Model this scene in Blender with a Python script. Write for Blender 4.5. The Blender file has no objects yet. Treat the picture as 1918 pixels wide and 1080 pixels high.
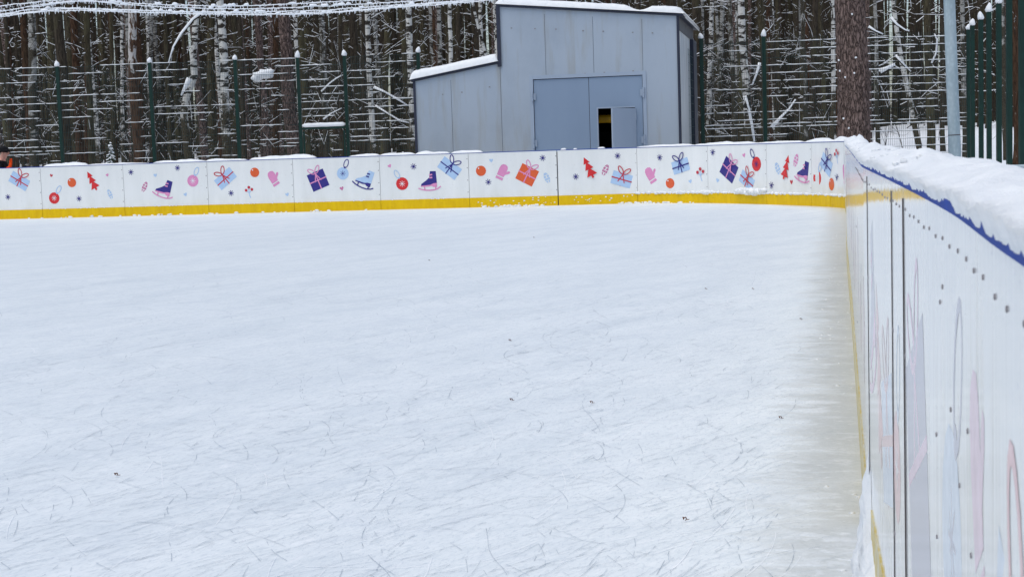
import bpy, math, random
import numpy as np
from mathutils import Vector, Matrix, noise
random.seed(7)
S = bpy.context.scene
COL = S.collection
R = math.radians
# ------------------------------------------------------------------ camera model
F, CX, CY, CAMZ, H = 2800.0, 959.0, 540.0, 1.32, 1.22
RHO = math.atan(0.033)
PIT = math.atan(263.5*math.cos(RHO)/F)
FWD = Vector((0, math.cos(PIT), -math.sin(PIT)))
U0 = Vector((0, math.sin(PIT), math.cos(PIT))); X0 = Vector((1, 0, 0))
RT = X0*math.cos(RHO) - U0*math.sin(RHO)
UP = X0*math.sin(RHO) + U0*math.cos(RHO)
CAM = Vector((0, 0, CAMZ))
def ray(x, y): return FWD*F + RT*(x-CX) - UP*(y-CY)
def at(x, y, Y):
    v = ray(x, y); return CAM + v*(Y/v.y)
def onz(x, y, z=0.0):
    v = ray(x, y); return CAM + v*((z-CAMZ)/v.z)
def yh(x): return 276.5 - 0.033*(x-CX)
def U(a, b): return random.uniform(a, b)
# ------------------------------------------------------------------ objects
def tag(o, label=None, cat=None, group=None, kind=None):
    for k, v in (('label', label), ('category', cat), ('group', group), ('kind', kind)):
        if v: o[k] = v
    return o
def empty(name, loc, label, cat, group=None):
    o = bpy.data.objects.new(name, None); COL.objects.link(o)
    o.location = loc; o.empty_display_size = .1
    bpy.context.view_layer.update()
    return tag(o, label, cat, group)
def parent_keep(o, p):
    o.parent = p
    o.matrix_parent_inverse = p.matrix_world.inverted() if p.type == 'EMPTY' else p.matrix_world.inverted()
class MB:
    def __init__(s): s.v = []; s.f = []; s.m = []
    def add(s, vs, fs, m=0):
        b = len(s.v); s.v += [tuple(v) for v in vs]
        for f in fs: s.f.append([b+i for i in f]); s.m.append(m)
    def box(s, c, sx, sy, sz, m=0, ex=Vector((1,0,0)), ey=Vector((0,1,0)), ez=Vector((0,0,1))):
        c = Vector(c); vs = []
        for k in (-1, 1):
            for a, b in ((-1,-1), (1,-1), (1,1), (-1,1)):
                vs.append(c + ex*(a*sx/2) + ey*(b*sy/2) + ez*(k*sz/2))
        s.add(vs, [(3,2,1,0), (4,5,6,7), (0,1,5,4), (1,2,6,5), (2,3,7,6), (3,0,4,7)], m)
    def tube(s, pts, rad, n=8, m=0, cap=True, jit=0.0, flat=1.0):
        pts = [Vector(p) for p in pts]
        if not hasattr(rad, '__len__'): rad = [rad]*len(pts)
        vs = []; ref = None
        for i, p in enumerate(pts):
            t = (pts[min(i+1, len(pts)-1)] - pts[max(i-1, 0)])
            if t.length < 1e-9: t = Vector((0,0,1))
            t.normalize()
            if ref is None: ref = Vector((0,0,1)) if abs(t.z) < .9 else Vector((1,0,0))
            a = t.cross(ref).normalized(); b = a.cross(t).normalized()
            if abs(t.z) >= .9 or ref.x == 1: ref = b
            for k in range(n):
                th = 2*math.pi*k/n + math.pi/2
                r = rad[i]*(1 + (U(-jit, jit) if jit else 0))
                vs.append(p + a*(math.cos(th)*r) + b*(math.sin(th)*r*flat))
        fs = []
        for i in range(len(pts)-1):
            for k in range(n):
                k2 = (k+1) % n
                fs.append((i*n+k, i*n+k2, (i+1)*n+k2, (i+1)*n+k))
        if cap:
            fs.append(tuple(reversed(range(n)))); fs.append(tuple(range((len(pts)-1)*n, len(pts)*n)))
        s.add(vs, fs, m)
    def prism(s, poly, d, m=0):   # poly 3D points, extruded by vector d
        n = len(poly); poly = [Vector(p) for p in poly]; d = Vector(d)
        vs = poly + [p+d for p in poly]
        fs = [tuple(reversed(range(n))), tuple(range(n, 2*n))]
        for i in range(n):
            j = (i+1) % n; fs.append((i, j, n+j, n+i))
        s.add(vs, fs, m)
    def blob(s, c, rx, ry, rz, m=0, seg=8, rings=5, jit=.25):
        c = Vector(c); vs = [c - Vector((0,0,rz))]; sd = U(0, 100)
        for i in range(1, rings):
            ph = -math.pi/2 + math.pi*i/rings
            for k in range(seg):
                th = 2*math.pi*k/seg
                q = Vector((math.cos(ph)*math.cos(th), math.cos(ph)*math.sin(th), math.sin(ph)))
                g = 1 + jit*noise.noise(q*1.7 + Vector((sd, sd, sd)))*1.6
                vs.append(c + Vector((q.x*rx*g, q.y*ry*g, q.z*rz*g)))
        vs.append(c + Vector((0,0,rz)))
        fs = []
        for k in range(seg): fs.append((0, 1+(k+1) % seg, 1+k))
        for i in range(rings-2):
            for k in range(seg):
                a = 1+i*seg; b = a+seg; k2 = (k+1) % seg
                fs.append((a+k, a+k2, b+k2, b+k))
        t = len(vs)-1; a = 1+(rings-2)*seg
        for k in range(seg): fs.append((a+k, a+(k+1) % seg, t))
        s.add(vs, fs, m)
    def build(s, name, mats, parent=None, smooth=False, origin=None):
        me = bpy.data.meshes.new(name)
        o0 = Vector(origin) if origin is not None else None
        vs = s.v if o0 is None else [tuple(Vector(v)-o0) for v in s.v]
        me.from_pydata(vs, [], s.f)
        if not isinstance(mats, (list, tuple)): mats = [mats]
        for m in mats: me.materials.append(m)
        me.polygons.foreach_set('material_index', s.m)
        if smooth: me.polygons.foreach_set('use_smooth', [True]*len(me.polygons))
        me.update()
        o = bpy.data.objects.new(name, me); COL.objects.link(o)
        if o0 is not None: o.location = o0
        if parent is not None:
            o.parent = parent
            if parent.type == 'EMPTY' and o0 is None: o.matrix_parent_inverse = parent.matrix_world.inverted()
            elif o0 is not None: o.matrix_parent_inverse = parent.matrix_world.inverted()
        return o
# ------------------------------------------------------------------ materials
def srgb(r, g, b):
    f = lambda c: (c/255/12.92) if c/255 <= .04045 else ((c/255+.055)/1.055)**2.4
    return (f(r), f(g), f(b), 1)
class NT:
    def __init__(s, name):
        s.mat = bpy.data.materials.new(name); s.mat.use_nodes = True
        s.t = s.mat.node_tree; s.n = s.t.nodes; s.b = s.n['Principled BSDF']
        s.tc = s.n.new('ShaderNodeTexCoord')
    def link(s, a, b): s.t.links.new(a, b)
    def mapping(s, scale=(1,1,1), rot=0, src=None, loc=(0,0,0)):
        out = src or s.tc.outputs['Object']
        if rot:
            m = s.n.new('ShaderNodeMapping'); m.inputs['Rotation'].default_value = (0, 0, rot)
            s.link(out, m.inputs[0]); out = m.outputs[0]
        m = s.n.new('ShaderNodeMapping'); m.inputs['Scale'].default_value = scale; m.inputs['Location'].default_value = loc
        s.link(out, m.inputs[0]); return m.outputs[0]
    def noise(s, scale, vec=None, detail=4, rough=.6, dist=0):
        n = s.n.new('ShaderNodeTexNoise'); n.inputs['Scale'].default_value = scale
        n.inputs['Detail'].default_value = detail; n.inputs['Roughness'].default_value = rough; n.inputs['Distortion'].default_value = dist
        s.link(vec if vec is not None else s.tc.outputs['Object'], n.inputs['Vector']); return n.outputs['Fac']
    def voro(s, scale, vec=None, feature='F1'):
        n = s.n.new('ShaderNodeTexVoronoi'); n.feature = feature; n.inputs['Scale'].default_value = scale
        s.link(vec if vec is not None else s.tc.outputs['Object'], n.inputs['Vector']); return n.outputs['Distance']
    def rng(s, v, a, b, lo=0., hi=1.):
        n = s.n.new('ShaderNodeMapRange'); n.inputs[1].default_value = a; n.inputs[2].default_value = b
        n.inputs[3].default_value = lo; n.inputs[4].default_value = hi; s.link(v, n.inputs[0]); return n.outputs[0]
    def math(s, op, a, b):
        n = s.n.new('ShaderNodeMath'); n.operation = op
        for i, q in enumerate((a, b)):
            if isinstance(q, (int, float)): n.inputs[i].default_value = q
            else: s.link(q, n.inputs[i])
        return n.outputs[0]
    def mix(s, fac, a, b):
        n = s.n.new('ShaderNodeMix'); n.data_type = 'RGBA'
        if isinstance(fac, (int, float)): n.inputs[0].default_value = fac
        else: s.link(fac, n.inputs[0])
        for i, q in ((6, a), (7, b)):
            if isinstance(q, tuple): n.inputs[i].default_value = q
            else: s.link(q, n.inputs[i])
        return n.outputs[2]
    def color(s, c):
        if isinstance(c, tuple): s.b.inputs['Base Color'].default_value = c
        else: s.link(c, s.b.inputs['Base Color'])
    def rough(s, r, spec=.3):
        if isinstance(r, (int, float)): s.b.inputs['Roughness'].default_value = r
        else: s.link(r, s.b.inputs['Roughness'])
        s.b.inputs['Specular IOR Level'].default_value = spec
    def bump(s, h, strength=.3, dist=.01):
        n = s.n.new('ShaderNodeBump'); n.inputs['Strength'].default_value = strength; n.inputs['Distance'].default_value = dist
        s.link(h, n.inputs['Height']); s.link(n.outputs[0], s.b.inputs['Normal'])
    def z(s):
        n = s.n.new('ShaderNodeSeparateXYZ'); s.link(s.tc.outputs['Object'], n.inputs[0]); return n.outputs[2]
def simple(name, c, rough=.5, spec=.3, var=.12, sc=6, bump=0, bs=40, metal=0):
    t = NT(name); f = t.noise(sc, detail=5)
    lo = tuple(x*(1-var) for x in c[:3])+(1,); hi = tuple(min(1, x*(1+var)) for x in c[:3])+(1,)
    t.color(t.mix(t.rng(f, .3, .7), lo, hi)); t.rough(rough, spec); t.b.inputs['Metallic'].default_value = metal
    if bump: t.bump(t.noise(bs), bump, .01)
    return t.mat
M = {}
def make_mats():
    t = NT('snow'); n = t.noise(9, detail=6); t.color(t.mix(t.rng(n, .3, .7), (.76,.785,.81,1), (.85,.865,.88,1)))
    t.rough(.75, .15); t.bump(t.math('ADD', t.noise(45, detail=8), t.math('MULTIPLY', t.noise(260, detail=4), .35)), .5, .013); M['snow'] = t.mat
    t = NT('frost'); t.color((.86,.88,.91,1)); t.rough(.6, .2); M['frost'] = t.mat
    t = NT('ground_snow'); n = t.noise(.9, detail=8); t.color(t.mix(t.rng(n, .3, .7), (.74,.77,.81,1), (.86,.87,.89,1)))
    t.rough(.8, .15); t.bump(t.noise(3, detail=8), .5, .08); M['ground'] = t.mat
    # ice -------------------------------------------------------------
    t = NT('ice'); ang = R(-56)
    v1 = t.mapping((.55, 2.4, 1), ang); v2 = t.mapping((6.0, 20, 1), ang); v3 = t.mapping((9, 60, 1), R(-38)); v4 = t.mapping((.6, 1.5, 1), R(-35))
    n1 = t.noise(1.0, v1, 8, .62, .4); n2 = t.noise(1.0, v2, 7, .65, .6); n3 = t.noise(1.0, v3, 5, .6, .3); n4 = t.noise(.8, v4, 6, .6, .5)
    c = t.mix(t.rng(n1, .34, .64), (.69,.74,.77,1), (.79,.83,.845,1))
    c = t.mix(t.rng(n4, .42, .7, 0, .45), c, (.82,.855,.87,1))
    c = t.mix(t.rng(n2, .30, .46, .5, 0), c, (.56,.62,.66,1))
    c = t.mix(t.rng(n2, .56, .72, 0, .6), c, (.88,.895,.91,1))
    c = t.mix(t.rng(n3, .28, .42, .55, 0), c, (.47,.52,.57,1))
    n5 = t.noise(2.6, None, 8, .7); c = t.mix(t.rng(n5, .52, .70, 0, .5), c, (.62,.67,.72,1)); fa = t.noise(1.0, t.mapping((22, 85, 1), ang), 3, .6); fb_ = t.noise(1.0, t.mapping((18, 75, 1), R(-82)), 3, .6); c = t.mix(t.rng(fa, .34, .44, .58, 0), c, (.55,.60,.65,1)); c = t.mix(t.rng(fb_, .34, .43, .5, 0), c, (.55,.60,.65,1)); c = t.mix(t.rng(fa, .60, .70, 0, .5), c, (.87,.89,.90,1)); n6 = t.noise(55, None, 4, .7); c = t.mix(t.rng(n6, .60, .72, 0, .45), c, (.56,.61,.66,1))
    at_ = t.n.new('ShaderNodeAttribute'); at_.attribute_name = 'edge'; e = at_.outputs['Fac']
    # edge distance to side boards; wisps run across the strip
    wv = t.mapping((4.5, 10, 1), R(12)); w = t.noise(1.0, wv, 9, .68, .9); w2 = t.noise(2.2, None, 6)
    ee = t.math('ADD', e, t.math('MULTIPLY', t.math('SUBTRACT', w, .5), .8))
    ee = t.math('ADD', ee, t.math('MULTIPLY', t.math('SUBTRACT', w2, .5), .5))
    bare = t.rng(ee, .13, .42, .92, 0)
    bc = t.mix(t.rng(w2, .3, .7), (.60,.62,.605,1), (.70,.71,.685,1))
    bc = t.mix(t.rng(w, .52, .66, 0, .9), bc, (.84,.85,.86,1))
    sp = t.noise(1.0, t.mapping((16, 26, 1), R(12)), 5, .65); bc = t.mix(t.rng(sp, .58, .66, 0, .85), bc, (.86,.87,.87,1)); sq = t.noise(48, None, 5, .7); bc = t.mix(t.rng(sq, .50, .68, 0, .5), bc, (.47,.49,.47,1)); sr = t.noise(5, None, 6, .7); bc = t.mix(t.rng(sr, .60, .68, 0, .9), bc, (.85,.87,.88,1))
    c = t.mix(bare, c, bc); t.color(c)
    t.link(t.rng(bare, 0, 1, .50, .26), t.b.inputs['Roughness']); t.b.inputs['Specular IOR Level'].default_value = .35
    h = t.math('ADD', t.math('MULTIPLY', n2, .6), t.math('MULTIPLY', n3, .5)); t.bump(h, .35, .006); M['ice'] = t.mat
    M['mark'] = simple('skate_mark', (.36,.41,.46,1), .5, .2, .3, 14)
    M['mark_pale'] = simple('skate_mark_pale', (.90,.91,.93,1), .6, .2, .05)
    # boards -----------------------------------------------------------
    t = NT('board_white'); v = t.mapping((3, 3, .25)); n = t.noise(1.3, v, 6); g = t.noise(14, None, 6)
    c = t.mix(t.rng(n, .35, .7), (.74,.755,.75,1), (.80,.81,.805,1))
    c = t.mix(t.rng(g, .62, .72, 0, .35), c, (.60,.60,.57,1)); g2 = t.noise(70, None, 3); c = t.mix(t.rng(g2, .70, .76, 0, .5), c, (.42,.44,.50,1)); g3 = t.noise(22, t.mapping((1,1,3)), 3); c = t.mix(t.rng(g3, .65, .71, 0, .45), c, (.50,.53,.60,1))
    zz = t.rng(t.z(), .24, .55, .35, 0); d = t.math('MULTIPLY', zz, t.rng(t.noise(5, t.mapping((1,1,.5)), 6), .4, .65)); c = t.mix(d, c, (.62,.62,.56,1))
    t.color(c); t.rough(.07, .5); wv = t.noise(1.2, t.mapping((1.2, 1.2, .12)), 2); t.bump(t.math('ADD', wv, t.math('MULTIPLY', t.noise(14, t.mapping((1,1,.05)), 3), .24)), .24, .02)
    M['board'] = t.mat
    t = NT('kick_yellow'); v = t.mapping((4, 4, 1)); n = t.noise(3, v, 6)
    c = t.mix(t.rng(n, .3, .7), srgb(214,172,4), srgb(228,190,8)); sc = t.noise(6, t.mapping((1,1,5)), 8)
    c = t.mix(t.rng(sc, .64, .74, 0, .7), c, srgb(165,135,40)); t.color(c); t.rough(.45, .2); M['yellow'] = t.mat
    t = NT('kick_yellow_worn'); n = t.noise(11, None, 8, .7); n2_ = t.noise(3, None, 5)
    c = t.mix(t.rng(n2_, .3, .7), srgb(196,170,70), srgb(208,186,96)); c = t.mix(t.rng(n, .44, .60, 0, .6), c, (.66,.67,.63,1)); t.color(c); t.rough(.4, .35); M['yelloww'] = t.mat
    M['blue'] = simple('cap_blue', srgb(22,62,150), .6, .15, .25, 5)
    M['seam'] = simple('seam_dark', (.045,.040,.042,1), .6, .2)
    M['profile'] = simple('profile_brown', (.060,.048,.048,1), .4, .4)
    M['bolt'] = simple('bolt_steel', (.25,.23,.24,1), .45, .4, .3, 20)
    for k, c in dict(navy=(45,40,125), lblue=(170,197,228), red=(208,42,48), orange=(216,92,50), pink=(216,140,184), dpink=(196,120,158), white=(230,234,238), redd=(190,52,70)).items():
        M['p_'+k] = simple('print_'+k, srgb(*c), .14, .5, .05, 12)
        M['w_'+k] = simple('sheen_print_'+k, tuple(.54*a+.46*b for a, b in zip(srgb(*c)[:3], (.72,.74,.76)))+(1,), .14, .5, .12, 25)  # pale wash of the grazing reflection mixed into the print colours
    # fence / metal ---------------------------------------------------
    M['green'] = simple('fence_green', srgb(9,44,37), .5, .3, .25, 6)
    M['wire'] = simple('fence_wire', srgb(40,62,62), .5, .3, .2)
    t = NT('galvanised'); n = t.noise(8, t.mapping((1,1,.3)), 6); vz = t.voro(26, t.mapping((1,1,.6)))
    c = t.mix(t.rng(n, .3, .7), srgb(150,168,176), srgb(182,196,202)); c = t.mix(t.rng(vz, .1, .6, 0, .3), c, srgb(120,136,144)); t.color(c); t.rough(.5, .4); t.b.inputs['Metallic'].default_value = .25; M['galv'] = t.mat
    # shed --------------------------------------------------------------
    def wallmat(name, a, b, stain=True):
        t = NT(name); n = t.noise(.8, t.mapping((1,1,.35)), 6); c = t.mix(t.rng(n, .3, .7), a, b)
        if stain:
            s = t.noise(2.2, t.mapping((2,2,.22)), 7); c = t.mix(t.rng(s, .52, .70, 0, .5), c, srgb(146,144,134)); s2 = t.noise(.55, t.mapping((1,1,.8), loc=(3,1,0)), 5); c = t.mix(t.rng(s2, .52, .68, 0, .3), c, srgb(128,138,152))
            zz = t.rng(t.z(), .2, 2.6, .4, 0); c = t.mix(zz, c, srgb(146,148,146))
        sp = t.noise(55, None, 2); c = t.mix(t.rng(sp, .70, .74, 0, .25), c, srgb(96,100,108))
        t.color(c); t.rough(.5, .35); t.bump(t.noise(1.5, t.mapping((1,1,.4)), 3), .08, .02); return t.mat
    M['wall'] = wallmat('shed_wall', srgb(155,167,181), srgb(164,175,188))
    M['side'] = wallmat('shed_side', srgb(196,200,202), srgb(208,210,210))
    M['leaf'] = wallmat('gate_grey', srgb(127,145,168), srgb(135,153,175), False)
    M['gframe'] = wallmat('gate_frame_grey', srgb(150,164,182), srgb(160,172,188), False)
    M['trim'] = simple('trim_dark', srgb(46,50,66), .5, .3, .15, 4)
    M['soffit'] = simple('soffit', srgb(96,96,98), .7, .2, .2)
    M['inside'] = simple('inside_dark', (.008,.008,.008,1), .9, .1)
    M['machine'] = simple('machine_yellow', srgb(200,150,20), .45, .3, .2)
    M['rubber'] = simple('rubber', (.02,.02,.02,1), .8, .2)
    # bark ----------------------------------------------------------------
    oi = lambda t: t.n.new('ShaderNodeObjectInfo').outputs['Random']
    def barkvec(t, sc):
        m = t.mapping(sc); a = t.n.new('ShaderNodeVectorMath'); a.operation = 'ADD'; t.link(m, a.inputs[0])
        mu = t.math('MULTIPLY', oi(t), 37.0); t.link(mu, a.inputs[1]); return a.outputs[0]
    t = NT('bark_birch')
    a = t.noise(1.0, barkvec(t, (2.2, 2.2, 9)), 6, .65, .4); b = t.noise(1.0, barkvec(t, (1.8, 1.8, 1.1)), 6, .65, .8); f = t.noise(30, barkvec(t, (1,1,1)), 3)
    c = t.mix(t.rng(f, .3, .7), (.22,.215,.20,1), (.38,.375,.355,1)); c = t.mix(t.rng(a, .51, .57), c, (.035,.032,.028,1))
    hz = t.rng(t.z(), .4, 7, .26, -.05); m = t.rng(t.math('ADD', b, hz), .55, .62); dk = t.mix(t.rng(f, .35, .65), (.028,.024,.018,1), (.07,.062,.045,1))
    c = t.mix(m, c, dk); t.color(c); t.rough(.85, .15); t.bump(a, .5, .03); M['birch'] = t.mat
    t = NT('bark_birch_white')
    a = t.noise(1.0, barkvec(t, (2.4, 2.4, 7.5)), 6, .62, .5); b = t.noise(1.0, barkvec(t, (2.2, 2.2, 1.0)), 6, .65, .8); f = t.noise(30, barkvec(t, (1,1,1)), 3)
    c = t.mix(t.rng(f, .3, .7), (.46,.45,.42,1), (.64,.63,.60,1)); c = t.mix(t.rng(a, .50, .55), c, (.035,.03,.025,1))
    hz = t.rng(t.z(), 1.0, 4.2, .20, -.14); m = t.rng(t.math('ADD', b, hz), .53, .62); dk = t.mix(t.rng(f, .35, .65), (.03,.024,.016,1), (.09,.075,.05,1))
    c = t.mix(m, c, dk); t.color(c); t.rough(.85, .15); t.bump(a, .5, .03); M['birchw'] = t.mat
    t = NT('bark_flaking'); a = t.noise(1.0, barkvec(t, (5, 5, 2.0)), 6, .65, .8); f = t.noise(1.0, barkvec(t, (20, 20, 5)), 5)
    c = t.mix(t.rng(f, .35, .65), (.035,.022,.016,1), (.12,.07,.045,1)); hz = t.rng(t.z(), 2.4, 4.6, -.10, .07)
    c = t.mix(t.rng(t.math('ADD', a, hz), .55, .59), c, (.46,.44,.42,1)); t.color(c); t.rough(.9, .1); t.bump(f, .7, .04); M['flaking'] = t.mat
    def bark(name, lo, hi, moss, ms):
        t = NT(name); f = t.noise(1.0, barkvec(t, (22, 22, 4)), 6, .7, .6); g = t.noise(1.0, barkvec(t, (2.5, 2.5, 1.2)), 6)
        c = t.mix(t.rng(f, .36, .62), lo, hi); c = t.mix(t.rng(g, .52, .66, 0, ms), c, moss)
        w = t.noise(1.0, barkvec(t, (7, 7, 10)), 4); c = t.mix(t.rng(w, .66, .70, 0, .6), c, (.26,.255,.24,1))
        t.color(c); t.rough(.95, .08); t.bump(f, .8, .05); return t.mat
    M['dark'] = bark('bark_dark', (.024,.019,.014,1), (.070,.057,.043,1), (.068,.062,.036,1), .7)
    M['red'] = bark('bark_red', (.020,.012,.008,1), (.095,.054,.034,1), (.055,.044,.028,1), .4)
    M['olive'] = bark('bark_olive', (.026,.021,.014,1), (.085,.073,.047,1), (.10,.094,.054,1), .7)
    t = NT('bark_pine'); v = barkvec(t, (12, 12, 3.6)); nn = t.n.new('ShaderNodeTexNoise'); nn.inputs['Scale'].default_value = 1.6; t.link(v, nn.inputs['Vector'])
    mx = t.n.new('ShaderNodeVectorMath'); mx.operation = 'MULTIPLY_ADD'; t.link(nn.outputs['Color'], mx.inputs[0]); mx.inputs[1].default_value = (1.7,1.7,1.5); t.link(v, mx.inputs[2])
    d = t.voro(1.15, mx.outputs[0], 'DISTANCE_TO_EDGE'); f = t.noise(1.0, barkvec(t, (40, 40, 9)), 5)
    c = t.mix(t.rng(f, .3, .7), (.115,.080,.070,1), (.29,.21,.185,1)); c = t.mix(t.rng(t.math('ADD', d, t.math('MULTIPLY', f, .12)), .06, .20, .9, 0), c, (.022,.016,.014,1))
    t.color(c); t.rough(.95, .1); t.bump(t.math('ADD', t.rng(d, 0, .25), t.math('MULTIPLY', f, .3)), .9, .05); M['pine'] = t.mat
    M['twig'] = simple('twig_dark', (.036,.028,.021,1), .9, .1, .4, 3)
    M['leaf_brown'] = simple('leaf_brown', (.13,.055,.03,1), .8, .1, .3, 60)
    M['needle'] = simple('needle_green', (.03,.05,.03,1), .8, .1, .3, 9)
    M['cloth_black'] = simple('cloth_black', (.012,.012,.014,1), .9, .1, .3, 20)
    M['cloth_orange'] = simple('cloth_orange', srgb(235,80,30), .8, .1, .1, 20)
    M['skin'] = simple('skin_tone', srgb(205,150,130), .5, .3, .08, 30)
make_mats()
# ------------------------------------------------------------------ plan of the boards
def hfit(x): return 94.9 + .00733*x
ctrl = []
for x in (-420, -240, -76, 78, 232, 389, 549, 711, 877, 1046, 1195): ctrl.append((x, hfit(x)))
ctrl += [(1327, 107.3), (1437, 112.8), (1521, 118), (1560, 121.3), (1586, 124.4)]
P = []
for x, h in ctrl:
    p = onz(x, yh(x) + CAMZ/H*h); P.append((p.x, p.y))
NFAR = len(P)
P += [(6.09, 27.1), (5.42, 24.0), (3.775, 16.76), (2.33, 10.2), (1.755, 7.6), (1.225, 5.2), (1.105, 4.65), (.772, 2.96), (.537, 1.8), (.392, 1.16), (.145, 0.0), (-.10, -1.2)]
def catmull(P, step=.04):
    out = []
    Q = [Vector(p) for p in P]
    for i in range(len(Q)-1):
        p0 = Q[max(i-1, 0)]; p1 = Q[i]; p2 = Q[i+1]; p3 = Q[min(i+2, len(Q)-1)]
        n = max(2, int((p2-p1).length/step))
        # centripetal-like tangents
        d1 = (p2-p1).length; d0 = max((p1-p0).length, 1e-6); d2 = max((p3-p2).length, 1e-6)
        m1 = (p2-p0)/(d0+d1)*d1 if i > 0 else (p2-p1); m2 = (p3-p1)/(d1+d2)*d1 if i < len(Q)-2 else (p2-p1)
        for k in range(n):
            t = k/n; t2 = t*t; t3 = t2*t
            out.append(p1*(2*t3-3*t2+1) + m1*(t3-2*t2+t) + p2*(-2*t3+3*t2) + m2*(t3-t2))
    out.append(Q[-1]); return out
WP = catmull(P)
WA = np.array([(p.x, p.y) for p in WP])
SL = np.concatenate([[0], np.cumsum(np.linalg.norm(WA[1:]-WA[:-1], axis=1))])
STOT = SL[-1]
def wp(s):
    x = np.interp(s, SL, WA[:, 0]); y = np.interp(s, SL, WA[:, 1]); return Vector((x, y, 0))
def wt(s):
    a = wp(max(0, s-.15)); b = wp(min(STOT, s+.15)); return (b-a).normalized()
def wn(s):   # inward normal (towards the ice)
    t = wt(s); return Vector((t.y, -t.x, 0))
def wpt(s, z, off=0.0):
    p = wp(s) + wn(s)*off; p.z = z; return p
iT = int(np.argmax(WA[:, 0])); S_CORNER = SL[iT]
def s_at_px(x, y=340):
    v = ray(x, y); az = v.x/v.y
    a = WA[:iT, 0]/WA[:iT, 1]
    i = int(np.argmin(np.abs(a-az)))
    return SL[i]
def sz_at_px(x, y):
    s = s_at_px(x, y); p = wp(s); v = ray(x, y); t = math.hypot(p.x, p.y)/math.hypot(v.x, v.y)
    return s, CAMZ + v.z*t
def s_at_Y(Y):
    ys = WA[iT:, 1]; return SL[iT + int(np.argmin(np.abs(ys-Y)))]
# ------------------------------------------------------------------ prints (local: x right, y up; metres)
def circ(cx, cy, r, n=20, ry=None):
    return [(cx+math.cos(2*math.pi*i/n)*r, cy+math.sin(2*math.pi*i/n)*(ry or r)) for i in range(n)]
def ringstrip(pts, w, closed=True):
    out = []; n = len(pts)
    for i in range(n if closed else n-1):
        a = Vector(pts[i]); b = Vector(pts[(i+1) % n]); d = (b-a)
        if d.length < 1e-6: continue
        d.normalize(); q = Vector((-d.y, d.x))*w/2; e = d*w*.25
        out.append([tuple(a-e-q), tuple(b+e-q), tuple(b+e+q), tuple(a-e+q)])
    return out
def line(a, b, w): return ringstrip([a, b], w, False)[0]
def ellipse_rot(cx, cy, rx, ry, ang, n=16):
    c, s = math.cos(ang), math.sin(ang)
    return [(cx+math.cos(2*math.pi*i/n)*rx*c-math.sin(2*math.pi*i/n)*ry*s, cy+math.cos(2*math.pi*i/n)*rx*s+math.sin(2*math.pi*i/n)*ry*c) for i in range(n)]
def g_gift(w, h, c, r, bow=True):
    L = [([(-w/2,-h/2), (w/2,-h/2), (w/2,h/2), (-w/2,h/2)], c, 0)]
    lw = .026
    L += [(line((0,-h/2), (0,h/2), lw), r, 1), (line((-w/2,0), (w/2,0), lw), r, 1)]
    k = (0, h*.38)
    for sg in (-1, 1):
        L += [(q, r, 2) for q in ringstrip(ellipse_rot(sg*.075, k[1]+.085, .095, .042, sg*R(48)), .02)]
        L += [(line(k, (sg*.075, k[1]-.17), .022), r, 2)]
    return L
def g_ball(r, c, loop=None, star=None, lang=0, hi=None):
    L = [(circ(0, 0, r, 14), c, 0)]
    if star:
        for i in range(4):
            a = math.pi*i/4; L.append((line((-math.cos(a)*r*.46, -math.sin(a)*r*.46), (math.cos(a)*r*.46, math.sin(a)*r*.46), .009), star, 1))
    if loop:
        d = Vector((math.sin(lang), math.cos(lang)))
        L += [(q, loop, 1) for q in ringstrip(ellipse_rot(d.x*(r+.1), d.y*(r+.1), .1, .05, math.pi/2-lang), .018)]
        L.append((circ(d.x*(r+.005), d.y*(r+.005), .024, 8), loop, 1))
    if hi: L.append((circ(-r*.45, r*.5, .016, 8), hi, 1))
    return L
def g_star(r, c='navy'):
    return [(line((-math.cos(math.pi*i/4+.2)*r, -math.sin(math.pi*i/4+.2)*r), (math.cos(math.pi*i/4+.2)*r, math.sin(math.pi*i/4+.2)*r), .014), c, i) for i in range(4)]
def g_heart(s, c):
    return [([(0,-s), (s*.95,.1*s), (s*.85,s*.7), (s*.4,s*.85), (0,s*.4), (-s*.4,s*.85), (-s*.85,s*.7), (-s*.95,.1*s)], c, 0)]
def g_tree(h, c='red'):
    w = h*.36
    return [([(0,h*.5), (w*.42,h*.2), (-w*.42,h*.2)], c, 0), ([(0,h*.28), (w*.55,-.08*h), (-w*.55,-.08*h)], c, 1), ([(0,0), (w*.68,-.38*h), (-w*.68,-.38*h)], c, 2), ([(-w*.13,-.5*h), (w*.13,-.5*h), (w*.13,-.36*h), (-w*.13,-.36*h)], c, 3)]
def g_skate(k, c, b):
    B = [(.02,.25), (.17,.25), (.19,-.04), (.10,-.05), (.03,-.09), (-.22,-.11), (-.21,-.06), (-.09,.02), (0,.10)]
    L = [([(x*k, y*k) for x, y in B], c, 0)]
    sole = [(.19,-.04), (.19,-.14), (.10,-.14), (.05,-.11), (-.02,-.13), (-.22,-.13), (-.22,-.105), (.02,-.085), (.10,-.05)]
    L.append(([(x*k, y*k) for x, y in sole], b, 1))
    bl = [(-.28,-.165), (-.2,-.195), (-.1,-.215), (0,-.22), (.12,-.21), (.22,-.175), (.28,-.13)]
    L += [(q, b, 2) for q in ringstrip([(x*k, y*k) for x, y in bl], .030*k, False)]
    L += [(line((-.13*k,-.12*k), (-.12*k,-.21*k), .028*k), b, 3), (line((.16*k,-.12*k), (.15*k,-.2*k), .028*k), b, 3)]
    for y in (.16, .09): L.append((line((.01*k, y*k), (.07*k, (y+.005)*k), .035*k), b if b != 'navy' else 'navy', 4))
    return L
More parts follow.
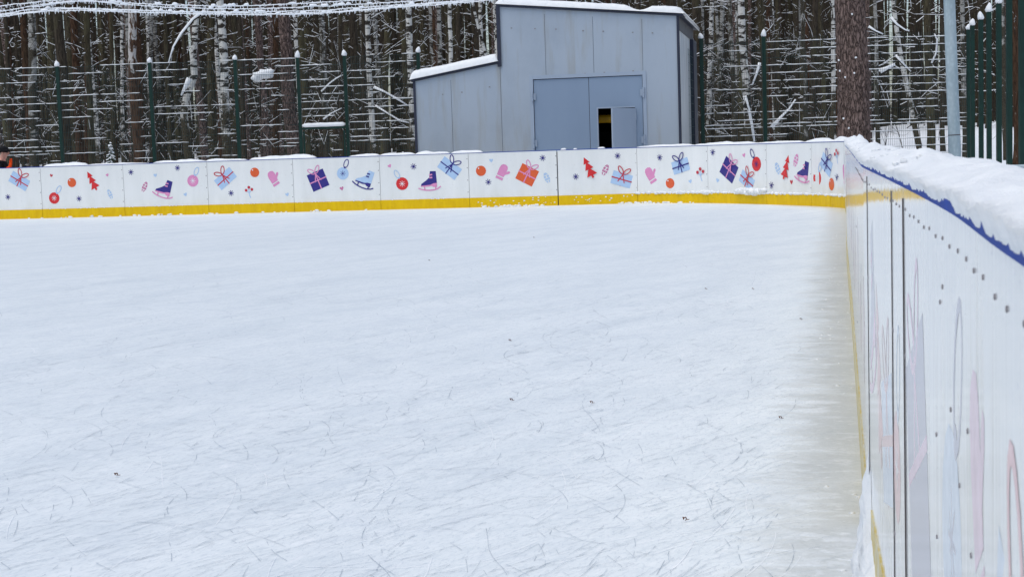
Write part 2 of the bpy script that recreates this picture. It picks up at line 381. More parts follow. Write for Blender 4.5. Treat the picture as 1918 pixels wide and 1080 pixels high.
def g_mitten(h, c='pink', flip=1):
    q = [(-.5,-.55), (.42,-.55), (.46,-.25), (.62,-.1), (.9,.12), (.98,.3), (.85,.42), (.68,.36), (.5,.16), (.52,.55), (.42,.85), (.1,1.0), (-.25,.95), (-.45,.7), (-.52,.3)]
    k = h*.36
    L = [([(x*k*flip, y*k) for x, y in q][::flip], c, 0)]
    L.append(([(x*k, y*k) for x, y in ((-.52,-1.0), (.44,-1.0), (.44,-.68), (-.52,-.68))], c, 0)); return L
def g_berries(h, stem='lblue', c='redd'):
    k = h
    L = [(q, stem, 0) for q in ringstrip([(.12*k,-.5*k), (.03*k,-.3*k), (0,-.1*k), (-.02*k,.2*k)], .022, False)]
    L += [(line((0,-.1*k), (-.2*k,.05*k), .018), stem, 1), (line((0,-.1*k), (.2*k,.1*k), .018), stem, 1)]
    for x, y in ((-.25,.12), (.0,.36), (.26,.18)): L.append((circ(x*k, y*k, .028*k/.28+.006, 12), c, 2))
    return L
def g_cone(w, h, c):
    L = []; n = 3
    E = lambda y: w/2*math.sqrt(max(0, 1-(2*y/h)**2))
    rows = [-h/2, -h*.24, 0, h*.24, h/2]
    for i in range(4):
        a, b = rows[i]+.008, rows[i+1]-.008
        if i % 2 == 0:
            L.append(([(-E(a)*.96, a), (-.012, a), (-.012, b), (-E(b)*.96, b)], c, 0)); L.append(([(.012, a), (E(a)*.96, a), (E(b)*.96, b), (.012, b)], c, 0))
        else:
            for x0, x1 in ((-1, -.35), (-.25, .25), (.35, 1)): L.append(([(x0*E(a)*.96, a), (x1*E(a)*.96, a), (x1*E(b)*.96, b), (x0*E(b)*.96, b)], c, 0))
    return [(p, c_, l) for p, c_, l in L if len(set(p)) > 2]
K = H/99.0
PR = {  # prints on each far panel: (kind, px, py, rotation deg, args)
 1: [('gift',36.5,339,-31,(.50,.28,'lblue','redd')), ('star',15.6,369,0,(.066,))],
 2: [('heart',95.7,328.8,-20,(.04,'redd')), ('ball',133.7,342,0,(.112,'orange',None,None,0,'white')), ('tree',173.7,338.5,26,(.49,)), ('heart',200,328,20,(.04,'pink')), ('ball',101.4,371,0,(.138,'red','lblue','white',R(33))), ('star',149,372,0,(.066,)), ('cone',207,363.6,22,(.11,.25,'lblue'))],
 3: [('star',246.3,322.6,0,(.066,)), ('heart',290,328.4,0,(.045,'lblue')), ('star',331.6,314.6,0,(.066,)), ('ball',362.3,338.6,0,(.14,'pink','lblue','white',R(25))), ('skate',308.6,354,-20,(.92,'navy','pink')), ('cone',270.5,350,-28,(.12,.27,'dpink')), ('heart',346.6,364.3,25,(.045,'lblue'))],
 4: [('gift',422.8,334.5,38,(.50,.29,'lblue','redd')), ('star',433.6,361.6,0,(.066,)), ('ball',476,323,0,(.112,'orange',None,None,0,'white')), ('berries',466.5,359,0,(.28,)), ('mitten',512,334,30,(.5,)), ('heart',539.3,364.3,20,(.045,'lblue'))],
 5: [('gift',597.3,337.5,21,(.42,.41,'navy','pink')), ('ball',642.4,325,0,(.142,'lblue','navy','navy',R(22))), ('heart',640.7,353,15,(.05,'dpink')), ('skate',682.4,336,-24,(.92,'lblue','navy'))],
 6: [('heart',730,311,30,(.045,'pink')), ('star',774.5,312,0,(.07,)), ('ball',754,344,0,(.146,'red','lblue','white',R(-28))), ('skate',804,339.8,0,(.92,'navy','pink')), ('gift',841.7,315,-38,(.50,.30,'lblue','navy'))],
 7: [('ball',902.5,320,0,(.118,'orange',None,None,0,'white')), ('heart',919.6,300.7,0,(.045,'lblue')), ('mitten',941,322,-25,(.5,)), ('gift',987,327.6,-28,(.42,.38,'orange','pink')), ('star',1016,296,0,(.068,)), ('star',915,341,0,(.068,)), ('cone',1024.7,333,22,(.13,.25,'lblue'))],
 8: [('tree',1101,313.8,24,(.50,)), ('star',1157,292,0,(.066,)), ('star',1078.4,331,0,(.066,)), ('cone',1135.5,318.5,-28,(.13,.27,'dpink')), ('gift',1163.6,336,-17,(.46,.29,'lblue','redd'))],
 9: [('star',1237,295,0,(.066,)), ('mitten',1218.6,328,30,(.5,)), ('gift',1275.3,311,15,(.44,.28,'lblue','navy')), ('ball',1254.7,343.3,0,(.112,'orange',None,None,0,'white')), ('heart',1293.3,339.7,20,(.045,'lblue')), ('berries',1311.5,326,0,(.30,))],
 10: [('star',1334.6,285.3,0,(.066,)), ('heart',1345.3,337.8,-20,(.05,'lblue')), ('gift',1365,318,-33,(.46,.40,'navy','pink')), ('gift',1398,338,-30,(.46,.27,'lblue','redd')), ('ball',1417.3,307.2,0,(.15,'red','navy','navy',R(-30))), ('heart',1392.5,291,15,(.05,'pink'))],
 11: [('star',1446.4,347,0,(.07,)), ('cone',1456,315.7,28,(.15,.27,'lblue')), ('tree',1472.3,313,-18,(.50,)), ('cone',1490.5,300.5,-25,(.15,.28,'pink')), ('heart',1483,341,0,(.05,'redd')), ('skate',1505,322,-14,(.9,'navy','pink'))],
 12: [('ball',1530.8,333.5,0,(.15,'red','lblue','white',R(30))), ('gift',1547.5,308,-30,(.46,.30,'lblue','navy'))],
 13: [('ball',1557.9,345,0,(.12,'orange',None,None,0,'white')), ('berries',1568,292,0,(.28,)), ('star',1568.4,332,0,(.066,)), ('mitten',1582,325,15,(.5,))],
}
GF = dict(gift=g_gift, ball=g_ball, star=g_star, heart=g_heart, tree=g_tree, skate=g_skate, mitten=g_mitten, berries=g_berries, cone=g_cone)
PNAME = dict(gift='gift_print', ball='bauble_print', star='star_print', heart='heart_print', tree='fir_tree_print', skate='ice_skate_print', mitten='mitten_print', berries='berry_print', cone='pine_cone_print')
def add_print(parent, kind, s0, z0, rot, args, off=.0032, lay=.0012, sheen=False):
    L = GF[kind](*args); cols = []
    for p, c, l in L:
        if c not in cols: cols.append(c)
    mb = MB(); cr, sr = math.cos(R(rot)), math.sin(R(rot))
    for k, (p, c, l) in enumerate(L):
        vs = [wpt(s0 + x*cr - y*sr, z0 + x*sr + y*cr, off + lay*l + lay*.03*k) for x, y in p]
        a = sum(p[i][0]*p[(i+1) % len(p)][1]-p[(i+1) % len(p)][0]*p[i][1] for i in range(len(p)))
        idx = tuple(range(len(p))); mb.add(vs, [idx if a > 0 else idx[::-1]], cols.index(c))
    return mb.build(PNAME[kind], [M[('w_' if sheen else 'p_')+c] for c in cols], parent)
def strip_box(mb, s0, s1, z0, z1, d0, d1, step, m=0):   # solid following the boards: d = offset inward
    n = max(1, int(abs(s1-s0)/step)); vs = []
    for i in range(n+1):
        s = s0+(s1-s0)*i/n
        vs += [wpt(s, z0, d1), wpt(s, z1, d1), wpt(s, z1, d0), wpt(s, z0, d0)]
    fs = [(3,2,1,0), (4*n, 4*n+1, 4*n+2, 4*n+3)]
    for i in range(n):
        a = 4*i; b = a+4
        for k in range(4): fs.append((a+k, a+(k+1) % 4, b+(k+1) % 4, b+k))
    mb.add(vs, fs, m)
bolt_mesh = None
def bolt(parent, s, z, r=.007):
    global bolt_mesh
    if bolt_mesh is None:
        b = MB(); b.tube([(0,0,0), (0,0,.0010), (0,0,.0016)], [1, 1, .6], 8); 
        o = b.build('bolt', M['bolt'], parent); bolt_mesh = o.data
    else:
        o = bpy.data.objects.new('bolt', bolt_mesh); COL.objects.link(o)
    p = wpt(s, z, 0.0); n = wn(s)
    m = n.to_track_quat('Z', 'Y').to_matrix().to_4x4(); m = Matrix.Translation(p) @ m @ Matrix.Diagonal((r, r, 1, 1))
    o.parent = parent; o.matrix_parent_inverse = parent.matrix_world.inverted(); o.matrix_basis = m
    return o
PANEL_LABEL = {
 1: 'white rink board at left frame edge printed with a pale blue gift tied in red',
 2: 'white rink board printed with a red fir tree, orange ball and red bauble',
 3: 'white rink board printed with a navy skate beside a pink bauble',
 4: 'white rink board printed with pale blue gift, berries, orange ball and pink mitten',
 5: 'white rink board printed with a navy gift, blue bauble and pale blue skate',
 6: 'white rink board printed with red bauble, upright navy skate and blue gift with navy ribbon',
 7: 'white rink board printed with orange gift tied in pink and a pink mitten',
 8: 'white rink board below the open shed door printed with red tree and pale blue gift',
 9: 'white rink board printed with pink mitten, berries and blue gift with navy bow',
 10: 'white curved rink board printed with a large navy gift and red bauble with navy loop',
 11: 'white curved rink board printed with slim red tree and navy skate',
 12: 'white rink board in the corner printed with red bauble and blue gift, seen narrow',
 13: 'narrowest white rink board in the far corner with orange ball and berries'}
seams_px = [-76, 78, 232, 389, 549, 711, 877, 1046, 1195, 1327, 1437, 1521, 1556]
seams = [s_at_px(x) for x in seams_px]
sideY = [27.2, 25.2, 23.2, 21.2, 19.2, 17.2, 15.2, 13.2, 11.2, 9.2, 7.0, 4.45, 3.23, 2.83]
side = [s_at_Y(y) for y in sideY]
allse = seams + side + [STOT-.02]
G_SIDE = 'white boards along the right side of the rink'
for i in range(len(allse)-1):
    s0, s1 = allse[i], allse[i+1]; pn = i+1; near = pn >= 24
    gap = .004
    mid = wp((s0+s1)/2)
    if pn in PANEL_LABEL: lab, grp = PANEL_LABEL[pn], 'printed boards around the rink'
    else:
        y0 = allse[i+1]
        left = len(allse)-1-pn
        grp = 'printed boards around the rink'
        if left == 0: lab = 'nearest rink board filling the right frame edge, with blurred pale prints'
        elif left == 1: lab = 'narrow white board strip between two dark vertical joints on the right'
        elif left == 2: lab = 'scuffed white board just beyond the thin dark joint on the right'
        else: lab, grp = 'white board of the receding right side wall mirroring the yellow stripe', G_SIDE
    t = empty('rink_board', (mid.x, mid.y, 0), lab, 'rink board', grp)
    st = .12 if near else .25
    m = MB(); strip_box(m, s0+(.012 if pn == 8 else gap), s1-(.012 if pn == 7 else gap), .20, 1.2225, -.012, 0, st); m.build('sheet', M['board'], t)
    m = MB(); strip_box(m, s0+(.012 if pn == 8 else gap), s1-(.012 if pn == 7 else gap), -.02, .218, -.012, .010 if pn <= 13 else .0035, st); m.build('kick_plate', M['yellow' if pn <= 13 else 'yelloww'], t)
    m = MB(); strip_box(m, s0, s1, 1.2235, 1.2375, -.16, .005, st); m.build('cap_rail', M['blue'], t)
    w = .02 if pn != 7 else .05
    m = MB(); strip_box(m, s1-w, s1+w, -.02, 1.19, -.08, -.013, .05); m.build('post', M['seam'], t)
    if pn in PR:
        for kind, px, py, rot, a in PR[pn]:
            s, z = sz_at_px(px, py); add_print(t, kind, s, z, rot, a, .0032, .0012 if pn < 8 else .0065)
    if pn <= 13:
        for z in (.35, .62, .9, 1.1):
            for e in (.03,): bolt(t, s1-e, z, .012)
    L = s1-s0
    if pn > 13:
        rs = random.Random(pn*31)
        if pn < len(allse)-2:
            opts = [('gift', (.46,.30,'lblue','redd')), ('gift', (.42,.40,'navy','pink')), ('mitten', (.5,)), ('skate', (.9,'navy','pink')), ('ball', (.14,'red','lblue','white',.4)), ('tree', (.5,))]
            for f in ((.22,.5,.8) if L > 1 else ()):
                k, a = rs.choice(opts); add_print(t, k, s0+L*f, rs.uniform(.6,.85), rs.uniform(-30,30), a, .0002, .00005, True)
    if left == 0 if pn > 13 else False:
        sY = lambda y: s_at_Y(y)
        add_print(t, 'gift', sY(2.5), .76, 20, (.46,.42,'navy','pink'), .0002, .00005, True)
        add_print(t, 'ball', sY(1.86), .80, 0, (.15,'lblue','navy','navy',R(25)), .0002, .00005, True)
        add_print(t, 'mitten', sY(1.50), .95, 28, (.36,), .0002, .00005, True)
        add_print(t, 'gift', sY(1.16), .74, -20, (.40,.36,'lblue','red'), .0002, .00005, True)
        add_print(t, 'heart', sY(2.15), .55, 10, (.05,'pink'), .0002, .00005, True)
        for y, z in ((2.05,1.09), (1.98,1.115), (1.62,.99), (1.88,.97), (1.75,.9), (2.1,.89), (1.6,.86), (2.12,.74), (1.67,.74), (2.2,.62)): bolt(t, sY(y), z, .0034)
    if left == 1 if pn > 13 else False:
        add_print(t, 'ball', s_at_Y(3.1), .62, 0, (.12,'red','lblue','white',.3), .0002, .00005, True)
    if near:
        k = s0+.06
        while k < min(s1-.03, s_at_Y(.95)):
            bolt(t, k+U(-.008,.008), 1.178+U(-.004,.004), .0030); k += .115
        bolt(t, s0+.02, .9, .006); bolt(t, s0+.02, .45, .006)
        if left <= 2:
            jw = .0042 if left == 0 else (.003 if left == 1 else .002)
            m = MB(); strip_box(m, s0-jw*.6, s0+jw*1.2, -.02, 1.2, -.03, .0022 if left == 0 else .0015, .05); m.build('joint_profile', M['profile'], t)
# ------------------------------------------------------------------ signed distance to boards
def sdist(X, Y, lo=0, hi=None):
    W = WA[lo:hi:3]; N = len(W)
    T = np.gradient(W, axis=0); out = np.empty(X.shape); d = np.empty(X.shape)
    for a in range(0, len(X), 4000):
        dx = X[a:a+4000, None]-W[None, :, 0]; dy = Y[a:a+4000, None]-W[None, :, 1]
        D = dx*dx+dy*dy; j = D.argmin(1); r = np.arange(len(j))
        cr = T[j, 0]*dy[r, j]-T[j, 1]*dx[r, j]      # >0 : left of travel = outside
        out[a:a+4000] = np.sqrt(D[r, j])*np.sign(cr)
    return out
def grid_obj(name, xs, ys, zf, mat, keep=None, attr=None, kind=None):
    X, Y = np.meshgrid(xs, ys); X = X.ravel(); Y = Y.ravel(); nx, ny = len(xs), len(ys)
    Z, A, KP = zf(X, Y)
    fs = []
    for j in range(ny-1):
        for i in range(nx-1):
            a = j*nx+i; q = (a, a+1, a+nx+1, a+nx)
            if KP is None or any(KP[k] for k in q): fs.append(q)
    me = bpy.data.meshes.new(name); me.from_pydata(np.stack([X, Y, Z], 1).tolist(), [], fs)
    me.materials.append(mat); me.polygons.foreach_set('use_smooth', [True]*len(me.polygons))
    if A is not None:
        at_ = me.attributes.new('edge', 'FLOAT', 'POINT'); at_.data.foreach_set('value', A.astype(np.float32))
    me.update(); o = bpy.data.objects.new(name, me); COL.objects.link(o)
    if kind: o['kind'] = kind
    return o
i_side = int(np.searchsorted(SL, s_at_px(1480)))
def icez(X, Y):
    d = sdist(X, Y); e = np.abs(sdist(X, Y, i_side))
    return np.zeros_like(X), np.clip(e, 0, 5), d < .02
grid_obj('rink_ice', np.concatenate([np.arange(-26, -2, .8), np.arange(-2, 7.5, .12)]), np.concatenate([np.arange(-4, 30, .16), np.arange(30, 40, .3)]), icez, M['ice'], kind='structure')
def gz(X, Y):
    d = sdist(X, Y)
    k = np.clip((d-.5)/2.0, 0, 1); k = k*k*(3-2*k)
    base = .18 + np.clip(Y-41, 0, 400)*.017 + np.clip(X/np.maximum(Y,1)-.20, 0, .06)*np.clip(Y-43, 0, 60)*.17
    nz = np.array([noise.noise(Vector((x*.25, y*.25, 3)))*.14 + noise.noise(Vector((x*.8, y*.8, 9)))*.07 for x, y in zip(X, Y)])
    Z = -.4 + k*(base + .4 + nz); return Z, None, None
def ground_z(x, y):
    Z, _, _ = gz(np.array([x]), np.array([y])); return float(Z[0])
grid_obj('snow_ground', np.concatenate([np.arange(-400, -60, 34), np.arange(-60, 62, 1.0), np.arange(64, 400, 34)]), np.concatenate([np.arange(-20, 30, 2.0), np.arange(30, 80, 1.0), np.arange(80, 140, 5), np.arange(140, 500, 40)]), gz, M['ground'], kind='structure')
# ------------------------------------------------------------------ skate marks, debris
mb = MB()
def mark(x, y, ang, L, curv, w, m, dash=True):
    n = max(4, int(L/.05)); p = Vector((x, y)); a = ang; on = True; pts = []
    for i in range(n):
        q = p + Vector((math.cos(a), math.sin(a)))*(L/n)
        if dash and random.random() < .42: on = not on
        if on or not dash:
            d = Vector((-math.sin(a), math.cos(a)))*w*U(.35, .7)
            z = .0025+.00003*(len(mb.f) % 60)
            mb.add([(p.x-d.x, p.y-d.y, z), (q.x-d.x, q.y-d.y, z), (q.x+d.x, q.y+d.y, z), (p.x+d.x, p.y+d.y, z)], [(0,1,2,3)], m)
        p = q; a += curv*(L/n) + U(-.03, .03)
for i in range(950):
    Y = 3.4*math.exp(U(0, 1)**1.05*math.log(5.0)); x = (U(-.40, .23))*Y
    if x > .14+.2*Y-.35: continue
    a = R(random.choice([90, 90, 75, 105, 60, 55, 120, 45, 50, 20]) + U(-18, 18))
    mark(x, Y, a, U(.2, 1.1)*min(1.6, Y/5), U(-1.5, 1.5), (.0006+.00013*Y), 0)
for i in range(1900):
    Y = 3.4*math.exp(U(0, 1)*math.log(6.0)); x = (U(-.40, .23))*Y
    if x > .14+.2*Y-.3: continue
    mark(x, Y, R(52+U(-16, 16)), U(.04, .22), U(-1, 1), (.0006+.00013*Y), 0, False)
for i in range(300):
    Y = 3.4*math.exp(U(0, 1)*math.log(7.0)); x = (U(-.40, .23))*Y
    if x > .14+.2*Y-.3: continue
    mark(x, Y, R(random.choice([50, 60, 15, 100])+U(-20, 20)), U(.15, .8), U(-1, 1), (.0008+.00018*Y), 1, False)
tag(mb.build('skate_marks', [M['mark'], M['mark_pale']]), 'thin curved skate blade scratches across the whitish ice', 'ice scratches', kind='stuff')
lf = None
for n_, (px, py) in enumerate(((958,752), (1108,757), (1283,977), (804,489), (1462,786), (1410,543), (1322,543), (218,893), (955,640), (1000,446), (1500,600))):
    p = onz(px, py); sz = .0095
    m = MB(); ring = [(math.cos(a)*sz*(1.0 if k % 2 else .62), math.sin(a)*sz*.6*(1 if k % 2 else .7), .004+.006*(k % 3)) for k, a in enumerate([i*math.pi/5 for i in range(10)])]
    m.add([Vector(q)+Vector((p.x, p.y, .004)) for q in ring]+[Vector((p.x, p.y, .018))], [(i, (i+1) % 10, 10) for i in range(10)], 0)
    m.add([(p.x, p.y, .006), (p.x+sz*1.7, p.y+.004, .008), (p.x+sz*1.7, p.y+.006, .010), (p.x, p.y+.003, .008)], [(0,1,2,3)], 0)
    o = m.build('dead_leaf', M['leaf_brown'], origin=p)
    tag(o, 'tiny brown dead leaf lying on the ice', 'leaf', 'dead leaves scattered on the ice')
# ------------------------------------------------------------------ snow on the boards
def fb(x, y, z=0): return noise.fractal(Vector((x, y, z)), .9, 2.0, 5)
def ridge(name, s0, s1, step, hfun, w0, w1, label, nprof=9, zb=1.2365):
    m = MB(); ss = []; s = s0
    while s < s1: ss.append(s); s += step(s)
    vs = []; n = nprof
    for s in ss:
        h = hfun(s)
        for k in range(n):
            t = k/(n-1); 
            lump = 1 + .85*fb(s*2.2, t*.6, 2) + .55*fb(s*7, t*1.5, 7) + .12*fb(s*26, t*5, 3)
            inn = w0 + .0045*fb(s*5, 1, 4) + .0030*fb(s*17, 3, 1) + .0020*fb(s*61, 3, 8)
            d = inn + (w1-inn)*t
            z = zb + h*lump*(math.sin(math.pi*min(1, .04+t*.92))**.55) if 0 < k < n-1 else zb-.004
            if k == 0: d -= .0; z = zb - .004 - .0025*(1+fb(s*6, 6, 2))
            if k == 1: d = inn+.012*(1 if h > .01 else 0)*(.6+fb(s*21, 2, 5)*.6)
            vs.append(wpt(s, z, d))
    fs = []
    for i in range(len(ss)-1):
        for k in range(n-1): fs.append((i*n+k, i*n+k+1, (i+1)*n+k+1, (i+1)*n+k))
    fs += [tuple(range(n-1, -1, -1)), tuple(range((len(ss)-1)*n, len(ss)*n))]
    m.add(vs, fs); o = m.build(name, M['snow'], smooth=True)
    return tag(o, label, 'snow', kind='stuff')
sY1 = lambda s: np.interp(s, SL, WA[:, 1])
ridge('board_snow', s_at_Y(27.4), STOT-.05, lambda s: .012+.0022*max(0, sY1(s)), lambda s: (.027+.012*fb(s*.9, 5) + (.02 if sY1(s) > 12 else 0)), .0045, -.17, 'thick lumpy snow ridge along the top of the right side boards', 18)
mbs = MB()
for i in range(160):
    Y = 3.0*math.exp(U(0, 1)*math.log(8)); s = s_at_Y(Y); q = U(0, 1); r = U(.0012, .0045)*(1 if Y < 3 else 1.8)
    h = .034*math.sin(math.pi*min(1, .05+q*.9))**.55
    mbs.blob(wpt(s, 1.2345+h*U(.7, 1.15), .012-.17*q), r*1.2, r, r*.8, seg=6, rings=4, jit=.6)
tag(mbs.build('snow_crumbs', M['snow'], smooth=True), 'loose crumbs of snow on the ridge of the right boards', 'snow', kind='stuff')
runs = [(30,83,0), (83,165,.075), (165,275,.03), (287,385,.05), (385,462,.05), (468,592,.075), (600,655,0), (656,712,.045), (712,778,.05), (778,842,.055), (846,905,.05), (1050,1062,.03), (1075,1082,.02), (1122,1133,.03), (1195,1300,.045), (1300,1418,.05), (1418,1500,.035), (1508,1560,.055), (1560,1586,.07)]
first = True
mbs = MB()
for a, b, h in runs:
    if h == 0: continue
    s0, s1 = s_at_px(a), s_at_px(b); n = max(6, int((s1-s0)/.06)); prof = 6; vs = []
    for i in range(n+1):
        t = i/n; s = s0+(s1-s0)*t; hh = h*min(1, (t*(1-t)*4)**.5*1.1)*(1+.55*fb(s*2.2, 3, a*.1))+.004
        for k in range(prof):
            q = k/(prof-1); vs.append(wpt(s, 1.2370+hh*math.sin(math.pi*q)**.6 if 0 < k < prof-1 else 1.2360, .012-.17*q))
    fs = [(i*prof+k, i*prof+k+1, (i+1)*prof+k+1, (i+1)*prof+k) for i in range(n) for k in range(prof-1)]
    mbs.add(vs, fs)
tag(mbs.build('board_snow', M['snow'], smooth=True), 'patchy thin snow lying along the top of the far boards', 'snow', kind='stuff')
mbs = MB()
def crumb(px, z, r, off=.012, fl=.7):
    s = s_at_px(px); p = wpt(s, z, off); mbs.blob(p, r*1.3, r*.5, r*fl, seg=6, rings=4, jit=.4)
for i in range(170):   # snow line on the kick plate and at its foot
    px = U(1185, 1586); crumb(px, .222+U(0, .012), U(.012, .045))
for px, r in ((1215,.05), (1240,.04), (1275,.06), (1283,.05), (1325,.08), (1318,.07), (1335,.06), (1300,.05), (1348,.04)): crumb(px, .235, r)
for i in range(22): crumb(1386+i*2.3, .255+U(-.025,.03), U(.06,.095), .03)
for i in range(110): crumb(random.choice([U(905,1015), U(1155,1300), U(20,700)]), U(.0,.02), U(.012,.045))
for i in range(40): crumb(random.choice([U(890,1040), U(1070,1190)]), U(.03,.20), U(.008,.02))
for i in range(60): crumb(U(60, 900), .222, U(.008,.02))
tag(mbs.build('snow_crumbs', M['snow'], smooth=True), 'crumbs of snow stuck to the yellow kick plate of the far boards', 'snow', kind='stuff')
m = MB(); ns_, nz_ = 60, 22; sa, sb = s_at_Y(5.0), s_at_Y(3.9)   # drift plastered against the foot of the near boards
vs = []
for i in range(ns_+1):
    t = i/ns_; s = sa+(sb-sa)*t; hh = (.07+.20*math.sin(math.pi*min(1, t*1.15))**.8)*(1+.7*fb(s*6, 2)); th = .015+.085*t**1.5
    if .62 < t < .80: hh *= .55+.45*abs(t-.71)/.09
    for k in range(nz_+1):
        q = k/nz_; z = hh*q; T = th*(1-q)**.8*(.8+.55*fb(s*11, z*11, 3)+.25*fb(s*32, z*32, 6)) + .006*(1-q)
        vs.append(wpt(s, z-.01*(1-q), max(.004*(1-q)+.0005, T)+.004*(1 if q < .8 else 0)))
fs = [(i*(nz_+1)+k, (i+1)*(nz_+1)+k, (i+1)*(nz_+1)+k+1, i*(nz_+1)+k+1) for i in range(ns_) for k in range(nz_)]
m.add(vs, fs)
for i in range(70):
    Y = U(3.9, 24); s = s_at_Y(Y); m.blob(wpt(s, .0, .02+U(0,.35)**1.5), U(.004,.014), U(.004,.012), U(.002,.006), seg=6, rings=4, jit=.5)
mbs = m
tag(mbs.build('snow_heap', M['snow'], smooth=True), 'small heap of scraped snow at the foot of the right boards', 'snow', kind='stuff')
# ------------------------------------------------------------------ shed
sl = -.20; e = Vector((1, sl, 0)).normalized(); nb = Vector((-e.y, e.x, 0))   # nb = backwards (away from rink)
P0 = at(1272, 150, 36.0); P0.z = 0
def fac(px, py):
    v = ray(px, py); t = (P0-CAM).dot(nb)/v.dot(nb); p = CAM+v*t; return (p-P0).dot(e), p.z
def fp(u, z, d=0): return P0 + e*u + Vector((0,0,z)) + nb*d
uL = fac(778, 215)[0]; uM = fac(936.5, 100)[0]; uR = 0.0
zwl = fac(776, 153)[1]; zwr = fac(936, 119)[1]; ztl = fac(936, 13)[1]; ztr = fac(1271, 30)[1]
ug0 = fac(1000, 210)[0]; ug1 = fac(1205, 210)[0]; zg = (fac(1000, 149)[1]+fac(1205, 140)[1])/2; um = fac(1104, 210)[0]
uw0 = fac(1121, 240)[0]; uw1 = fac(1190, 240)[0]; zw = fac(1137, 203)[1]; zb = .1
print('SHED', uL, uM, zwl, zwr, ztl, ztr, ug0, ug1, zg, zw)
ztop = lambda u: ztl + (ztr-ztl)*(u-uM)/(uR-uM)
zwing = lambda u: zwl + (zwr-zwl)*(u-uL)/(uM-uL)
shed = empty('equipment_shed', fp((uL+uR)/2, 0, 2.5), 'grey blue metal shed with a stepped snowy roof behind the far boards', 'shed')
TH = .12; DEP = 4.7
m = MB()
def fprism(m, poly, d0, d1, mi=0): m.prism([fp(u, z, d0) for u, z in poly], nb*(d1-d0), mi)
fprism(m, [(uL, zb), (uM, zb), (uM, zwr), (uL, zwl)], 0, TH)
fprism(m, [(uM, zb), (ug0, zb), (ug0, ztop(ug0)), (uM, ztl)], 0, TH)
fprism(m, [(ug0, zg), (ug1, zg), (ug1, ztop(ug1)), (ug0, ztop(ug0))], 0, TH)
fprism(m, [(ug1, zb), (uR, zb), (uR, ztr), (ug1, ztop(ug1))], 0, TH)
def useam(u, z0, z1, w=.010): fprism(m, [(u-w/2, z0), (u+w/2, z0), (u+w/2, z1), (u-w/2, z1)], -.003, .004, 1)
useam(fac(846,200)[0], zb, zwing(fac(846,200)[0])-.15, .006); useam(fac(939,200)[0], zb, zwr+.5, .007)
for px in (1021, 1111, 1203):
    u = fac(px, 80)[0]; useam(u, zg+.1, ztop(u)-.12, .006)
m.build('front_wall', [M['wall'], M['seam']], shed)
m = MB(); m.prism([fp(uR-TH, zb, TH), fp(uR, zb, TH), fp(uR, ztr, TH), fp(uR-TH, ztr, TH)], nb*(DEP-TH)); m.build('side_wall', M['side'], shed)
m = MB(); fprism(m, [(uL, zb), (uR-TH, zb), (uR-TH, ztop(uR-TH)), (uM, ztl), (uM, zwr), (uL, zwl)], DEP-TH, DEP); m.build('back_wall', M['wall'], shed)
m = MB(); m.prism([fp(uL, zb, TH), fp(uL+TH, zb, TH), fp(uL+TH, zwing(uL+TH), TH), fp(uL, zwl, TH)], nb*(DEP-2*TH)); m.build('side_wall', M['wall'], shed)
m = MB(); m.prism([fp(uM-.02, zwr-.1, TH), fp(uM+.1, zwr-.1, TH), fp(uM+.1, ztop(uM+.1), TH), fp(uM-.02, ztl, TH)], nb*(DEP-2*TH)); m.build('step_wall', M['trim'], shed)
# dark inside
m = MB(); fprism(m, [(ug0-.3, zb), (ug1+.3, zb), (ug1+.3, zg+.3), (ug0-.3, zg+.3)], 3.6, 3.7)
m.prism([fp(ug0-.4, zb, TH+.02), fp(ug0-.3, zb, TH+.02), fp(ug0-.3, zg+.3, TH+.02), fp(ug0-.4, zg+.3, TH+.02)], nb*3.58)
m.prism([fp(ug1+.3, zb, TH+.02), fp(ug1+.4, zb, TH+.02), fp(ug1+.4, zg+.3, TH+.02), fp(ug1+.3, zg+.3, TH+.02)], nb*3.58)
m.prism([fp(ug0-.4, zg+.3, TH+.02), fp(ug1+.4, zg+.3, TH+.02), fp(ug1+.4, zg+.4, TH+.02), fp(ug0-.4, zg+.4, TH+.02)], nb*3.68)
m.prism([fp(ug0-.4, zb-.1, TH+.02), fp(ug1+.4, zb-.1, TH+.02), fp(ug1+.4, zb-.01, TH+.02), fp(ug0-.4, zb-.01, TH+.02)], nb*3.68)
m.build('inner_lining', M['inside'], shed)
# roofs (thin slabs)
m = MB(); fprism(m, [(uM-.05, ztl+.005), (uR+.13, ztop(.13)+.005), (uR+.13, ztop(.13)+.055), (uM-.05, ztl+.055)], -.06, DEP+.2); m.build('roof', M['trim'], shed)
m = MB(); fprism(m, [(uL-.06, zwing(uL-.06)+.005), (uM-.025, zwr+.005), (uM-.025, zwr+.055), (uL-.06, zwing(uL-.06)+.055)], -.06, DEP+.2); m.build('roof', M['trim'], shed)
